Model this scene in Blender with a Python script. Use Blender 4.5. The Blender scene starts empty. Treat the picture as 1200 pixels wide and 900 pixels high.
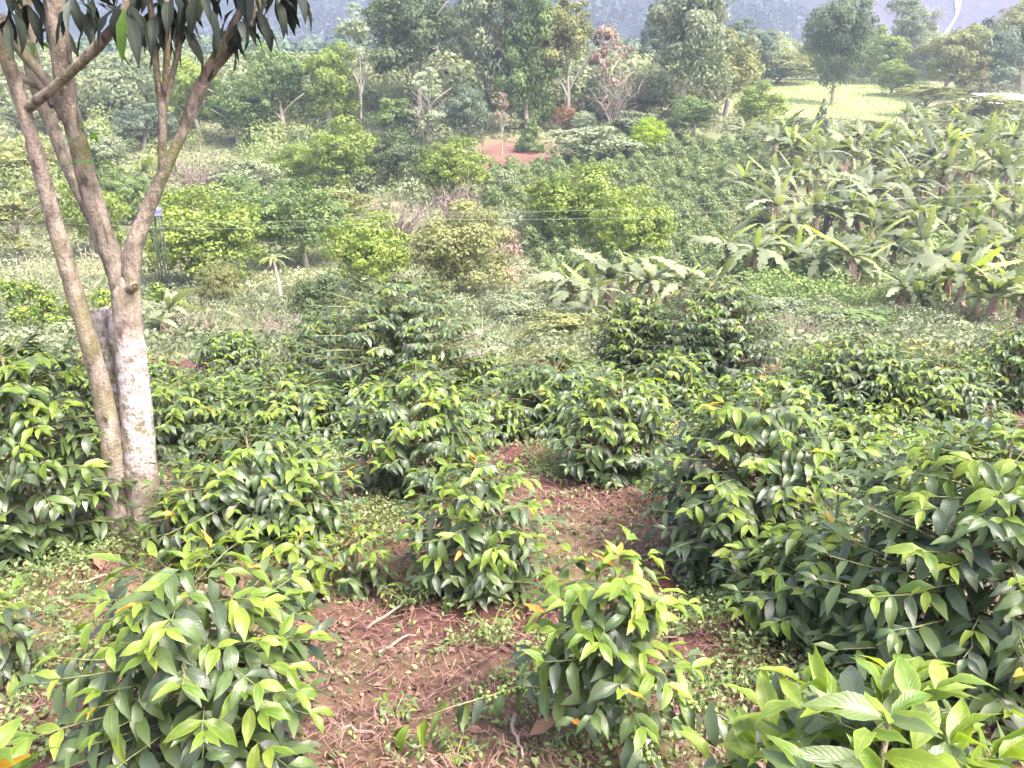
import bpy, math, random
import numpy as np
from mathutils import Matrix, Vector
R = math.radians
PI = math.pi
scene = bpy.context.scene
col = scene.collection

# ------------------------------------------------------------------ camera
F = 980.0            # focal length in photograph pixels (1200 wide)
PITCH = R(18.0)
cam_d = bpy.data.cameras.new('camera')
cam_d.sensor_width = 36.0
cam_d.lens = 36.0 * F / 1200.0
cam_d.clip_start = 0.05
cam_d.clip_end = 6000
cam = bpy.data.objects.new('camera', cam_d)
cam.location = (0, 0, 0)
cam.rotation_euler = (PI / 2 - PITCH, 0, 0)
col.objects.link(cam)
scene.camera = cam

# ------------------------------------------------------------------ light
SUN_DIR = Vector((0.52, -0.38, 1.0)).normalized()     # towards the sun
SUN_EL = math.asin(SUN_DIR.z)
SUN_AZ = math.atan2(SUN_DIR.x, SUN_DIR.y)
world = bpy.data.worlds.new('World')
scene.world = world
world.use_nodes = True
wn = world.node_tree
wn.nodes.clear()
sky = wn.nodes.new('ShaderNodeTexSky')
sky.sky_type = 'NISHITA'
sky.sun_disc = False
sky.sun_elevation = SUN_EL
sky.sun_rotation = SUN_AZ
sky.air_density = 0.7
sky.dust_density = 6.0
sky.ozone_density = 1.0
bg = wn.nodes.new('ShaderNodeBackground')
bg.inputs['Strength'].default_value = 0.15
wo = wn.nodes.new('ShaderNodeOutputWorld')
wn.links.new(sky.outputs[0], bg.inputs['Color'])
wn.links.new(bg.outputs[0], wo.inputs['Surface'])
sun_d = bpy.data.lights.new('sun', 'SUN')
sun_d.energy = 2.0
sun_d.angle = R(24)
sun_d.color = (1.0, 0.95, 0.87)
sun = bpy.data.objects.new('sun', sun_d)
sun.rotation_euler = SUN_DIR.to_track_quat('Z', 'Y').to_euler()
sun.location = (20, 5, 60)
col.objects.link(sun)
scene.view_settings.view_transform = 'Standard'
scene.view_settings.look = 'None'
scene.view_settings.gamma = 1.0
scene.view_settings.use_curve_mapping = False
scene.view_settings.exposure = 2.6
scene.cycles.max_bounces = 7
scene.cycles.diffuse_bounces = 3
scene.cycles.glossy_bounces = 2
scene.cycles.transmission_bounces = 4
scene.cycles.transparent_max_bounces = 4
scene.cycles.volume_bounces = 1

# ------------------------------------------------------------------ noise + terrain
_tab = np.random.RandomState(5).rand(256, 256)

def vnoise(x, y):
    x = np.asarray(x, float); y = np.asarray(y, float)
    xi = np.floor(x).astype(int); yi = np.floor(y).astype(int)
    fx = x - xi; fy = y - yi
    fx = fx * fx * (3 - 2 * fx); fy = fy * fy * (3 - 2 * fy)
    a = _tab[xi % 256, yi % 256]; b = _tab[(xi + 1) % 256, yi % 256]
    c = _tab[xi % 256, (yi + 1) % 256]; d = _tab[(xi + 1) % 256, (yi + 1) % 256]
    return (a * (1 - fx) + b * fx) * (1 - fy) + (c * (1 - fx) + d * fx) * fy - 0.5

def fbm(x, y, o=4):
    s = 0; a = 1.0
    for k in range(o):
        s = s + a * vnoise(x * 2 ** k + 17.3 * k, y * 2 ** k + 9.1 * k)
        a *= 0.5
    return s

PY = np.array([-60, 0, 12, 16, 22, 30, 38, 46, 60, 75, 95, 120, 140, 200, 330, 480, 700, 3000.])
PZ = np.array([7.3, -1.7, -3.5, -5.2, -6.4, -7.3, -7.55, -6.9, -4.7, -1.9, 0.3, 3.2, 4.7, 8, 17, 33, 60, 400.])
_ys = np.linspace(-60, 3000, 12241)
_zs = np.interp(_ys, PY, PZ)
_k = np.hanning(17); _k /= _k.sum()
_zs = np.convolve(np.pad(_zs, 8, mode='edge'), _k, mode='valid')

def hgt(x, y):
    x = np.asarray(x, float); y = np.asarray(y, float)
    z = np.interp(y, _ys, _zs)
    a = np.clip((y - 14) / 40, 0, 1)
    z = z + a * 0.9 * fbm(x / 22 + 3, y / 22 + 7, 2)
    b = np.clip((y - 130) / 200, 0, 1)
    z = z + b * 14 * fbm(x / 90 + 30, y / 90, 3)
    z = z + 0.10 * fbm(x / 1.6, y / 1.6, 2) * np.clip(1.6 - y / 60, 0.3, 1)
    return z

def hz(x, y): return float(hgt(x, y))

def ray(px, py):
    u = (px - 600) / F; v = (450 - py) / F
    return np.array([u, math.cos(PITCH) + v * math.sin(PITCH), -math.sin(PITCH) + v * math.cos(PITCH)])

def at(px, py):
    """the point of the ground seen at a photograph pixel"""
    d = ray(px, py)
    t = np.geomspace(1.0, 900, 3000)
    p = d[None, :] * t[:, None]
    below = p[:, 2] < hgt(p[:, 0], p[:, 1])
    i = int(np.argmax(below)) if below.any() else len(t) - 1
    q = p[i]
    return float(q[0]), float(q[1]), hz(q[0], q[1])

def at_y(px, py, y):
    d = ray(px, py)
    return Vector(tuple(d * (y / d[1])))

def depth(p): return p[1] * math.cos(PITCH) - p[2] * math.sin(PITCH)

def top_z(y, py):
    v = (450 - py) / F
    c, s = math.cos(PITCH), math.sin(PITCH)
    return y * (v * c - s) / (c + v * s)

# ------------------------------------------------------------------ object helpers
def tag(o, label=None, cat=None, group=None, kind=None):
    if label: o['label'] = label
    if cat: o['category'] = cat
    if group: o['group'] = group
    if kind: o['kind'] = kind
    return o

def empty(name, loc, label, cat, group=None, rz=0.0, scale=None):
    o = bpy.data.objects.new(name, None)
    o.empty_display_size = 0.2
    o.location = loc
    o.rotation_euler = (0, 0, rz)
    if scale: o.scale = scale
    col.objects.link(o)
    return tag(o, label, cat, group)

def link(name, me, parent=None, mat=None, m=None):
    o = bpy.data.objects.new(name, me)
    if mat and not me.materials: me.materials.append(mat)
    col.objects.link(o)
    if parent: o.parent = parent
    if m is not None: o.matrix_local = m
    return o

def copy_tree(o, parent=None):
    c = o.copy(); col.objects.link(c)
    if parent: c.parent = parent
    for ch in o.children: copy_tree(ch, c)
    return c

def mesh_np(name, V, Fq, tint=None, uv=None, smooth=False, mats=None, midx=None, paint=None):
    """V n x 3, Fq m x k faces"""
    me = bpy.data.meshes.new(name)
    V = np.asarray(V, np.float32); Fq = np.asarray(Fq, np.int32)
    m, k = Fq.shape
    me.vertices.add(len(V)); me.vertices.foreach_set('co', V.ravel())
    me.loops.add(m * k); me.loops.foreach_set('vertex_index', Fq.ravel())
    me.polygons.add(m)
    me.polygons.foreach_set('loop_start', np.arange(0, m * k, k, dtype=np.int32))
    me.update(calc_edges=True)
    if smooth: me.polygons.foreach_set('use_smooth', np.ones(m, bool))
    if tint is not None:
        a = me.attributes.new('tint', 'FLOAT', 'POINT'); a.data.foreach_set('value', np.asarray(tint, np.float32))
    if paint is not None:
        a = me.attributes.new('paint', 'FLOAT', 'POINT'); a.data.foreach_set('value', np.asarray(paint, np.float32))
    if uv is not None:
        l = me.uv_layers.new(name='UVMap'); l.data.foreach_set('uv', np.asarray(uv, np.float32)[Fq.ravel()].ravel())
    if mats:
        for x in mats: me.materials.append(x)
    if midx is not None: me.polygons.foreach_set('material_index', np.asarray(midx, np.int32))
    me.update()
    return me

class MB:
    """collects quad geometry (triangles as quads with a repeated corner are avoided: all pieces are quads)"""
    def __init__(s): s.V = []; s.F = []; s.T = []; s.n = 0
    def add(s, V, Fq, t=0.5):
        V = np.asarray(V, float); s.V.append(V); s.F.append(np.asarray(Fq) + s.n)
        s.T.append(np.full(len(V), t) if np.isscalar(t) else np.asarray(t)); s.n += len(V)
    def tube(s, pts, rad, n=6, t=0.5, wob=0.0, rng=None, cap=True):
        pts = [np.array(p, float) for p in pts]
        if np.isscalar(rad): rad = [rad] * len(pts)
        V = []; prev = None
        for i, p in enumerate(pts):
            d = pts[min(i + 1, len(pts) - 1)] - pts[max(i - 1, 0)]
            d = d / (np.linalg.norm(d) + 1e-9)
            if prev is None:
                a = np.array([1, 0, 0.]) if abs(d[0]) < .8 else np.array([0, 1, 0.])
            else: a = prev
            u = a - d * a.dot(d); u /= np.linalg.norm(u) + 1e-9; prev = u
            w = np.cross(d, u)
            for k in range(n):
                an = 2 * PI * k / n
                r = rad[i] * (1 + (wob * (rng.random() - .5) if rng else 0))
                V.append(p + r * (math.cos(an) * u + math.sin(an) * w))
        Q = []
        for i in range(len(pts) - 1):
            for k in range(n):
                k2 = (k + 1) % n
                Q.append((i * n + k, i * n + k2, (i + 1) * n + k2, (i + 1) * n + k))
        if cap:
            b = (len(pts) - 1) * n
            c = len(V); V.append(pts[-1])
            for k in range(0, n, 2):
                Q.append((b + k, b + (k + 1) % n, b + (k + 2) % n, c))
        s.add(np.array(V), np.array(Q), t)
    def box(s, lo, hi, t=0.5):
        x0, y0, z0 = lo; x1, y1, z1 = hi
        V = [(x0, y0, z0), (x1, y0, z0), (x1, y1, z0), (x0, y1, z0), (x0, y0, z1), (x1, y0, z1), (x1, y1, z1), (x0, y1, z1)]
        s.add(V, [(0, 3, 2, 1), (4, 5, 6, 7), (0, 1, 5, 4), (1, 2, 6, 5), (2, 3, 7, 6), (3, 0, 4, 7)], t)
    def mesh(s, name, mat, smooth=True):
        return mesh_np(name, np.concatenate(s.V), np.concatenate(s.F), tint=np.concatenate(s.T), smooth=smooth, mats=[mat])
    def build(s, name, mat, parent=None, smooth=True):
        return link(name, s.mesh(name, mat, smooth), parent)

def smooth_path(pts, n=4):
    """Catmull-Rom through points (with a radius as last value)"""
    P = [np.array(p, float) for p in pts]
    out = []
    for i in range(len(P) - 1):
        p0 = P[max(i - 1, 0)]; p1 = P[i]; p2 = P[i + 1]; p3 = P[min(i + 2, len(P) - 1)]
        for k in range(n):
            t = k / n
            out.append(0.5 * ((2 * p1) + (-p0 + p2) * t + (2 * p0 - 5 * p1 + 4 * p2 - p3) * t * t + (-p0 + 3 * p1 - 3 * p2 + p3) * t ** 3))
    out.append(P[-1])
    return out

# ------------------------------------------------------------------ materials
def new_mat(name):
    m = bpy.data.materials.new(name); m.use_nodes = True
    nt = m.node_tree; nt.nodes.clear()
    out = nt.nodes.new('ShaderNodeOutputMaterial')
    return m, nt, out

def N(nt, typ, **kw):
    n = nt.nodes.new(typ)
    for k, v in kw.items():
        if k in n.inputs: n.inputs[k].default_value = v
        else: setattr(n, k, v)
    return n

def mixc(nt, a, b, fac, mode='MIX'):
    n = nt.nodes.new('ShaderNodeMix'); n.data_type = 'RGBA'; n.blend_type = mode
    for sock, v in ((n.inputs[6], a), (n.inputs[7], b), (n.inputs[0], fac)):
        if isinstance(v, (tuple, list)): sock.default_value = (*v[:3], 1)
        elif isinstance(v, (int, float)): sock.default_value = v
        else: nt.links.new(v, sock)
    return n.outputs[2]

def math_n(nt, op, a, b=None, c=None, clamp=False):
    n = nt.nodes.new('ShaderNodeMath'); n.operation = op; n.use_clamp = clamp
    for i, v in enumerate((a, b, c)):
        if v is None: continue
        if isinstance(v, (int, float)): n.inputs[i].default_value = v
        else: nt.links.new(v, n.inputs[i])
    return n.outputs[0]

def leaf_mat(name, ca, cb, trans=0.35, rough=0.4, veins=True, spec=0.5, source='object', rib=(1.5, 1.4, 1.5), tcol=None, edge=None):
    m, nt, out = new_mat(name)
    if source == 'object':
        fac = N(nt, 'ShaderNodeObjectInfo').outputs['Random']
    else:
        fac = N(nt, 'ShaderNodeAttribute', attribute_name='tint').outputs['Fac']
        rnd = N(nt, 'ShaderNodeObjectInfo').outputs['Random']
        fac = math_n(nt, 'ADD', fac, math_n(nt, 'MULTIPLY', math_n(nt, 'SUBTRACT', rnd, 0.5), 0.25), clamp=True)
    c = mixc(nt, ca, cb, fac)
    p = N(nt, 'ShaderNodeBsdfPrincipled', Roughness=rough)
    p.inputs['Specular IOR Level'].default_value = spec
    if veins:
        uv = N(nt, 'ShaderNodeUVMap')
        sp = N(nt, 'ShaderNodeSeparateXYZ'); nt.links.new(uv.outputs[0], sp.inputs[0])
        av = math_n(nt, 'ABSOLUTE', math_n(nt, 'SUBTRACT', sp.outputs[1], 0.5))
        w = math_n(nt, 'SUBTRACT', math_n(nt, 'MULTIPLY', sp.outputs[0], 62.0), math_n(nt, 'MULTIPLY', av, 34.0))
        s = math_n(nt, 'SINE', w)
        vein = math_n(nt, 'POWER', math_n(nt, 'MULTIPLY', math_n(nt, 'ADD', s, 1.0), 0.5), 6.0)
        mid = math_n(nt, 'SUBTRACT', 1.0, math_n(nt, 'MULTIPLY', av, 22.0), clamp=True)
        mk = math_n(nt, 'MAXIMUM', math_n(nt, 'MULTIPLY', vein, 0.14), mid)
        ribc = mixc(nt, c, rib, 1.0, 'MULTIPLY')
        c = mixc(nt, c, ribc, mk)
        if edge:
            em = math_n(nt, 'MULTIPLY', math_n(nt, 'POWER', math_n(nt, 'MULTIPLY', av, 2.0), 5.0), 0.6)
            c = mixc(nt, c, edge, em)
        bp = N(nt, 'ShaderNodeBump', Strength=0.22, Distance=0.004)
        hh = math_n(nt, 'SUBTRACT', 1.0, math_n(nt, 'MAXIMUM', vein, mid))
        nt.links.new(hh, bp.inputs['Height'])
        nt.links.new(bp.outputs[0], p.inputs['Normal'])
        tc = N(nt, 'ShaderNodeTexCoord')
        nz = N(nt, 'ShaderNodeTexNoise', Scale=7.0, Detail=3.0); nt.links.new(tc.outputs['Object'], nz.inputs['Vector'])
        blot = math_n(nt, 'ADD', 0.72, math_n(nt, 'MULTIPLY', nz.outputs['Fac'], 0.55))
        comb = N(nt, 'ShaderNodeCombineColor')
        for i in range(3): nt.links.new(blot, comb.inputs[i])
        c = mixc(nt, c, comb.outputs[0], 1.0, 'MULTIPLY')
    if veins and source == 'object':
        n5 = N(nt, 'ShaderNodeTexNoise', Scale=16.0, Detail=3.0); nt.links.new(tc.outputs['Object'], n5.inputs['Vector'])
        orn = N(nt, 'ShaderNodeObjectInfo').outputs['Random']
        n5.noise_dimensions = '4D'; nt.links.new(math_n(nt, 'MULTIPLY', orn, 40.0), n5.inputs['W'])
        c = mixc(nt, c, (.16, .09, .03), math_n(nt, 'MULTIPLY', math_n(nt, 'SUBTRACT', n5.outputs['Fac'], .69), 14.0, clamp=True))
    nt.links.new(c, p.inputs['Base Color'])
    tr = N(nt, 'ShaderNodeBsdfTranslucent')
    tcn = mixc(nt, c, tcol or (1.5, 1.55, 0.55), 1.0, 'MULTIPLY')
    nt.links.new(tcn, tr.inputs['Color'])
    mx = N(nt, 'ShaderNodeMixShader'); mx.inputs[0].default_value = trans
    nt.links.new(p.outputs[0], mx.inputs[1]); nt.links.new(tr.outputs[0], mx.inputs[2])
    nt.links.new(mx.outputs[0], out.inputs['Surface'])
    return m

def bark_mat(name, ca, cb, paint=None, scale=14.0, bump=0.5, moss=None):
    m, nt, out = new_mat(name)
    tc = N(nt, 'ShaderNodeTexCoord')
    mp = N(nt, 'ShaderNodeMapping'); mp.inputs['Scale'].default_value = (1, 1, 0.45)
    nt.links.new(tc.outputs['Object'], mp.inputs['Vector'])
    n1 = N(nt, 'ShaderNodeTexNoise', Scale=scale, Detail=6.0, Roughness=0.65); nt.links.new(mp.outputs[0], n1.inputs['Vector'])
    n2 = N(nt, 'ShaderNodeTexNoise', Scale=scale * 3.3, Detail=4.0); nt.links.new(tc.outputs['Object'], n2.inputs['Vector'])
    cr = N(nt, 'ShaderNodeValToRGB'); cr.color_ramp.elements[0].position = 0.36; cr.color_ramp.elements[1].position = 0.62
    nt.links.new(n1.outputs['Fac'], cr.inputs[0])
    c = mixc(nt, ca, cb, cr.outputs[0])
    if moss:
        n3 = N(nt, 'ShaderNodeTexNoise', Scale=4.0, Detail=5.0); nt.links.new(tc.outputs['Object'], n3.inputs['Vector'])
        f = math_n(nt, 'MULTIPLY', math_n(nt, 'SUBTRACT', n3.outputs['Fac'], 0.5), 5.0, clamp=True)
        c = mixc(nt, c, moss, f)
    if paint:
        pa = N(nt, 'ShaderNodeAttribute', attribute_name='paint').outputs['Fac']
        # worn whitewash: patches where the bark shows through
        n4 = N(nt, 'ShaderNodeTexNoise', Scale=22.0, Detail=8.0, Roughness=0.7); nt.links.new(tc.outputs['Object'], n4.inputs['Vector'])
        f = math_n(nt, 'MULTIPLY', math_n(nt, 'SUBTRACT', math_n(nt, 'ADD', n4.outputs['Fac'], math_n(nt, 'MULTIPLY', pa, 0.43)), 0.85), 5.0, clamp=True)
        c = mixc(nt, c, paint, f)
    p = N(nt, 'ShaderNodeBsdfPrincipled', Roughness=0.85)
    p.inputs['Specular IOR Level'].default_value = 0.25
    nt.links.new(c, p.inputs['Base Color'])
    bp = N(nt, 'ShaderNodeBump', Strength=bump, Distance=0.02)
    nt.links.new(math_n(nt, 'ADD', n1.outputs['Fac'], math_n(nt, 'MULTIPLY', n2.outputs['Fac'], 0.5)), bp.inputs['Height'])
    nt.links.new(bp.outputs[0], p.inputs['Normal'])
    nt.links.new(p.outputs[0], out.inputs['Surface'])
    return m

def plain_mat(name, c1, c2=None, rough=0.8, scale=8.0):
    m, nt, out = new_mat(name)
    p = N(nt, 'ShaderNodeBsdfPrincipled', Roughness=rough)
    tc = N(nt, 'ShaderNodeTexCoord')
    n1 = N(nt, 'ShaderNodeTexNoise', Scale=scale, Detail=5.0); nt.links.new(tc.outputs['Object'], n1.inputs['Vector'])
    nt.links.new(mixc(nt, c1, c2 or tuple(x * 0.75 for x in c1), n1.outputs['Fac']), p.inputs['Base Color'])
    nt.links.new(p.outputs[0], out.inputs['Surface'])
    return m

M_YOUNG = leaf_mat('coffee_leaf_young', (0.085, 0.155, 0.022), (0.20, 0.26, 0.04), trans=0.45, rough=0.38, rib=(1.5, 1.3, 1.6), edge=(0.30, 0.36, 0.05))
M_MID = leaf_mat('coffee_leaf_green', (0.046, 0.080, 0.027), (0.105, 0.148, 0.042), trans=0.3, rough=0.38, spec=0.6)
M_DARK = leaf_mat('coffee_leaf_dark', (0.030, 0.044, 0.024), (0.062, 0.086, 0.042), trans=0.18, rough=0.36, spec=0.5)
M_BRONZE = leaf_mat('coffee_leaf_bronze', (0.50, 0.20, 0.04), (0.46, 0.36, 0.05), trans=0.4, rough=0.4)
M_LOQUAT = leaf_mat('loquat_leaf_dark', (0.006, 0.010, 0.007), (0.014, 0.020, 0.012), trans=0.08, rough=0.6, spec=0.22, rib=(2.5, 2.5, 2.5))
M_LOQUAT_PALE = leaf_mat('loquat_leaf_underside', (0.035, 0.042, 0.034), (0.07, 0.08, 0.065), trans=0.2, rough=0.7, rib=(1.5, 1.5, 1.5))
M_LOQUAT_NEW = leaf_mat('loquat_leaf_green', (0.05, 0.13, 0.03), (0.12, 0.22, 0.05), trans=0.4, rough=0.4)
M_STEM = bark_mat('coffee_stem_bark', (0.16, 0.12, 0.08), (0.28, 0.22, 0.15), scale=30)
M_TWIG = bark_mat('coffee_twig_bark', (0.11, 0.13, 0.05), (0.24, 0.22, 0.11), scale=30)
M_BERRY = leaf_mat('green_berry', (0.14, 0.24, 0.04), (0.22, 0.30, 0.07), trans=0.1, rough=0.35, veins=False, source='tint')
M_TRUNK = bark_mat('loquat_bark', (0.10, 0.078, 0.062), (0.33, 0.27, 0.22), paint=(0.46, 0.41, 0.42), scale=20, bump=0.8, moss=(0.13, 0.12, 0.05))
M_LIMB = bark_mat('loquat_limb_bark', (0.065, 0.053, 0.041), (0.27, 0.22, 0.175), scale=22, bump=0.8, moss=(0.11, 0.11, 0.04))
M_BARKG = bark_mat('grey_bark', (0.17, 0.14, 0.11), (0.34, 0.29, 0.24), scale=3)
M_BARKP = bark_mat('pale_bark', (0.24, 0.21, 0.175), (0.38, 0.34, 0.29), scale=3)
M_DRYTWIG = bark_mat('dry_twig_bark', (0.13, 0.10, 0.08), (0.27, 0.21, 0.18), scale=5)

def fol(name, a, b, tr=0.3, rough=0.6): return leaf_mat(name, a, b, trans=tr, rough=rough, veins=False, spec=0.3, source='tint', tcol=(1.25, 1.3, 0.75))
M_F = {
    'bright': fol('foliage_yellow_green', (0.075, 0.12, 0.025), (0.27, 0.335, 0.06)),
    'lime': fol('foliage_lime', (0.13, 0.22, 0.01), (0.34, 0.44, 0.03)),
    'mid': fol('foliage_mid_green', (0.06, 0.10, 0.035), (0.20, 0.27, 0.08)),
    'grey': fol('foliage_grey_green', (0.10, 0.13, 0.075), (0.29, 0.32, 0.19)),
    'teal': fol('foliage_blue_green', (0.055, 0.085, 0.055), (0.16, 0.205, 0.13)),
    'dark': fol('foliage_dark_green', (0.045, 0.07, 0.032), (0.13, 0.17, 0.075)),
    'olive': fol('foliage_olive', (0.11, 0.12, 0.045), (0.27, 0.28, 0.10)),
    'yellow': fol('foliage_yellowing', (0.10, 0.12, 0.045), (0.29, 0.29, 0.11)),
    'rust': fol('foliage_rust', (0.13, 0.08, 0.045), (0.30, 0.17, 0.09)),
    'pink': fol('foliage_dry_pink', (0.20, 0.14, 0.11), (0.42, 0.32, 0.27)),
    'pale': fol('foliage_pale_green', (0.17, 0.21, 0.12), (0.38, 0.42, 0.28)),
    'coffee': fol('foliage_coffee_field', (0.08, 0.12, 0.05), (0.25, 0.30, 0.12)),
}
M_BAN = leaf_mat('banana_leaf_green', (0.09, 0.11, 0.06), (0.21, 0.235, 0.14), trans=0.35, rough=0.6, spec=0.25, rib=(1.6, 1.5, 1.4))
M_BANY = leaf_mat('banana_leaf_yellow_green', (0.16, 0.21, 0.06), (0.30, 0.34, 0.12), trans=0.4, rough=0.6, spec=0.25)
M_BAND = leaf_mat('banana_leaf_dead', (0.18, 0.10, 0.075), (0.46, 0.32, 0.27), trans=0.2, rough=0.8)
M_BANSTEM = bark_mat('banana_stem', (0.16, 0.14, 0.07), (0.34, 0.27, 0.17), scale=5)
M_WEED = leaf_mat('weed_leaf', (0.07, 0.12, 0.035), (0.26, 0.32, 0.13), trans=0.35, rough=0.55, veins=False, source='tint')
M_GRASS = leaf_mat('dry_grass', (0.13, 0.155, 0.08), (0.34, 0.34, 0.23), trans=0.35, rough=0.7, veins=False, source='tint', tcol=(1.2, 1.2, 0.9))
M_COVER = leaf_mat('hill_cover', (0.10, 0.12, 0.06), (0.34, 0.35, 0.20), trans=0.3, rough=0.7, veins=False, source='tint', tcol=(1.2, 1.2, 0.9))
M_LITTER = leaf_mat('straw_litter', (0.075, 0.035, 0.028), (0.25, 0.14, 0.11), trans=0.1, rough=0.8, veins=False, source='tint', tcol=(1, 1, 1))
M_DEADLEAF = leaf_mat('dead_leaf', (0.22, 0.11, 0.07), (0.50, 0.33, 0.22), trans=0.15, rough=0.7)
M_FARF = fol('far_forest_foliage', (0.03, 0.055, 0.035), (0.12, 0.17, 0.09), 0.2)

# ------------------------------------------------------------------ ground
def spaced(a, b, fine, grow, lim, cap=1e9):
    out = [0.0]; s = fine
    while out[-1] < b:
        if out[-1] > a: s = min(s * grow, cap)
        out.append(out[-1] + s)
    return np.array(out)

xs_p = spaced(6.5, 520, 0.05, 1.055, 520)
xs = np.concatenate([-xs_p[::-1][:-1], xs_p])
ys = np.concatenate([np.array([-60, -40, -25, -14, -7, -3, -1, 0.0]), 0.6 + spaced(12.5, 480, 0.05, 1.03, 480, 6.0)])
GX, GY = np.meshgrid(xs, ys)
GZ = hgt(GX, GY)
near = np.clip((13 - GY) / 2, 0, 1) * np.clip((8 - np.abs(GX)) / 1.5, 0, 1)
GZ = GZ + near * (0.05 * fbm(GX * 2.2, GY * 2.2, 3) + 0.07 * fbm(GX * 9, GY * 9, 3))
nx, ny = len(xs), len(ys)
V = np.stack([GX.ravel(), GY.ravel(), GZ.ravel()], 1)
ii, jj = np.meshgrid(np.arange(nx - 1), np.arange(ny - 1))
q = (jj * nx + ii).ravel()
Q = np.stack([q, q + 1, q + nx + 1, q + nx], 1)
me = mesh_np('ground', V, Q, smooth=True)
# real ground cover colours, painted per vertex
X, Y = V[:, 0], V[:, 1]
def lerp(a, b, t): return a * (1 - t[:, None]) + b * t[:, None]
C = np.tile(np.array([0.090, 0.043, 0.036]), (len(V), 1))
weedy = np.clip(fbm(X * 0.9 + 5, Y * 0.9, 3) * 2.2 + 0.15, 0, 1) * 0.6
C = lerp(C, np.array([0.13, 0.13, 0.06]), weedy)
t = np.clip((Y - 11.5) / 2.5, 0, 1)
C = lerp(C, np.array([0.20, 0.21, 0.10]), t)
C = lerp(C, np.array([0.13, 0.14, 0.07]), np.clip((Y - 30) / 10, 0, 1))
dry = np.clip(fbm(X / 9, Y / 9 + 20, 3) * 2.0, 0, 1) * (Y > 14)
C = lerp(C, np.array([0.22, 0.21, 0.12]), dry * 0.6)
def blob(px, py, w, h):
    x, y, z = at(px, py); dpt = depth((x, y, z))
    y2 = at(px, py - h / 2)[1]
    return np.clip(1.6 - np.hypot((X - x) / (w * dpt / F / 2), (Y - y) / max(1.0, y2 - y)) + 0.5 * fbm(X / 4, Y / 4, 2), 0, 1)
C = lerp(C, np.array([0.15, 0.08, 0.062]), np.clip(2.2 - np.hypot((X - at(592, 176)[0]) / 2.9, (Y - at(592, 176)[1] + 2.0) / 3.4) + fbm(X / 3, Y / 3, 2), 0, 1))
mead = np.clip((Y - 84) / 5, 0, 1) * np.clip((150 - Y) / 6, 0, 1) * np.clip((X - 0.25 * Y) / 3 + fbm(X / 5, Y / 5, 2), 0, 1) * np.clip((0.47 * Y - X) / 4 + fbm(X / 5 + 9, Y / 5, 2), 0, 1)
C = lerp(C, np.array([0.28, 0.32, 0.12]), mead)
ca = me.color_attributes.new('cover', 'FLOAT_COLOR', 'POINT')
ca.data.foreach_set('color', np.concatenate([C, np.ones((len(C), 1))], 1).astype(np.float32).ravel())

def ground_mat():
    m, nt, out = new_mat('ground_soil_and_cover')
    at_ = N(nt, 'ShaderNodeAttribute', attribute_name='cover')
    tc = N(nt, 'ShaderNodeTexCoord')
    n1 = N(nt, 'ShaderNodeTexNoise', Scale=14.0, Detail=8.0, Roughness=0.7); nt.links.new(tc.outputs['Object'], n1.inputs['Vector'])
    n2 = N(nt, 'ShaderNodeTexNoise', Scale=1.3, Detail=4.0); nt.links.new(tc.outputs['Object'], n2.inputs['Vector'])
    n3 = N(nt, 'ShaderNodeTexVoronoi', Scale=30.0); nt.links.new(tc.outputs['Object'], n3.inputs['Vector'])
    v = math_n(nt, 'ADD', math_n(nt, 'MULTIPLY', n1.outputs['Fac'], 1.1), math_n(nt, 'MULTIPLY', n2.outputs['Fac'], 0.5))
    v = math_n(nt, 'ADD', v, 0.2)
    cb = N(nt, 'ShaderNodeCombineColor')
    for i in range(3): nt.links.new(v, cb.inputs[i])
    c = mixc(nt, at_.outputs['Color'], cb.outputs[0], 1.0, 'MULTIPLY')
    p = N(nt, 'ShaderNodeBsdfPrincipled', Roughness=0.95)
    p.inputs['Specular IOR Level'].default_value = 0.15
    nt.links.new(c, p.inputs['Base Color'])
    bp = N(nt, 'ShaderNodeBump', Strength=0.8, Distance=0.03)
    nt.links.new(math_n(nt, 'ADD', n1.outputs['Fac'], math_n(nt, 'MULTIPLY', n3.outputs['Distance'], 0.6)), bp.inputs['Height'])
    nt.links.new(bp.outputs[0], p.inputs['Normal'])
    nt.links.new(p.outputs[0], out.inputs['Surface'])
    return m
me.materials.append(ground_mat())
tag(link('ground', me), kind='structure')

# ------------------------------------------------------------------ mountain with its rock wall
def mh(x, y):
    """height of the far mountain"""
    base = np.interp(y, [440, 500, 560, 640, 760, 1000, 1400], [24, 38, 95, 190, 260, 400, 520])
    s = np.clip((x + 40) / 200, 0, 1)
    b2 = np.interp(y, [440, 500, 560, 640, 760, 1000, 1400], [22, 34, 62, 110, 190, 360, 520])
    b = base * s + b2 * (1 - s)
    return b + 26 * fbm(x / 120 + 50, y / 120, 3) + 9 * fbm(x / 24, y / 24, 3)
mx_ = np.linspace(-620, 620, 260); my_ = np.concatenate([np.linspace(440, 760, 150), np.linspace(770, 1400, 40)])
GX, GY = np.meshgrid(mx_, my_); GZ = mh(GX, GY)
nx = len(mx_)
V = np.stack([GX.ravel(), GY.ravel(), GZ.ravel()], 1)
ii, jj = np.meshgrid(np.arange(nx - 1), np.arange(len(my_) - 1)); q = (jj * nx + ii).ravel()
me = mesh_np('mountain', V, np.stack([q, q + 1, q + nx + 1, q + nx], 1), smooth=True)
rock = np.clip((V[:, 0] - 165) / 60 + fbm(V[:, 0] / 60, V[:, 1] / 60, 3), 0, 1)
C = lerp(np.tile(np.array([0.02, 0.028, 0.024]), (len(V), 1)), np.array([0.075, 0.055, 0.075]), rock * 0.8)
ca = me.color_attributes.new('cover', 'FLOAT_COLOR', 'POINT')
ca.data.foreach_set('color', np.concatenate([C, np.ones((len(C), 1))], 1).astype(np.float32).ravel())
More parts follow.
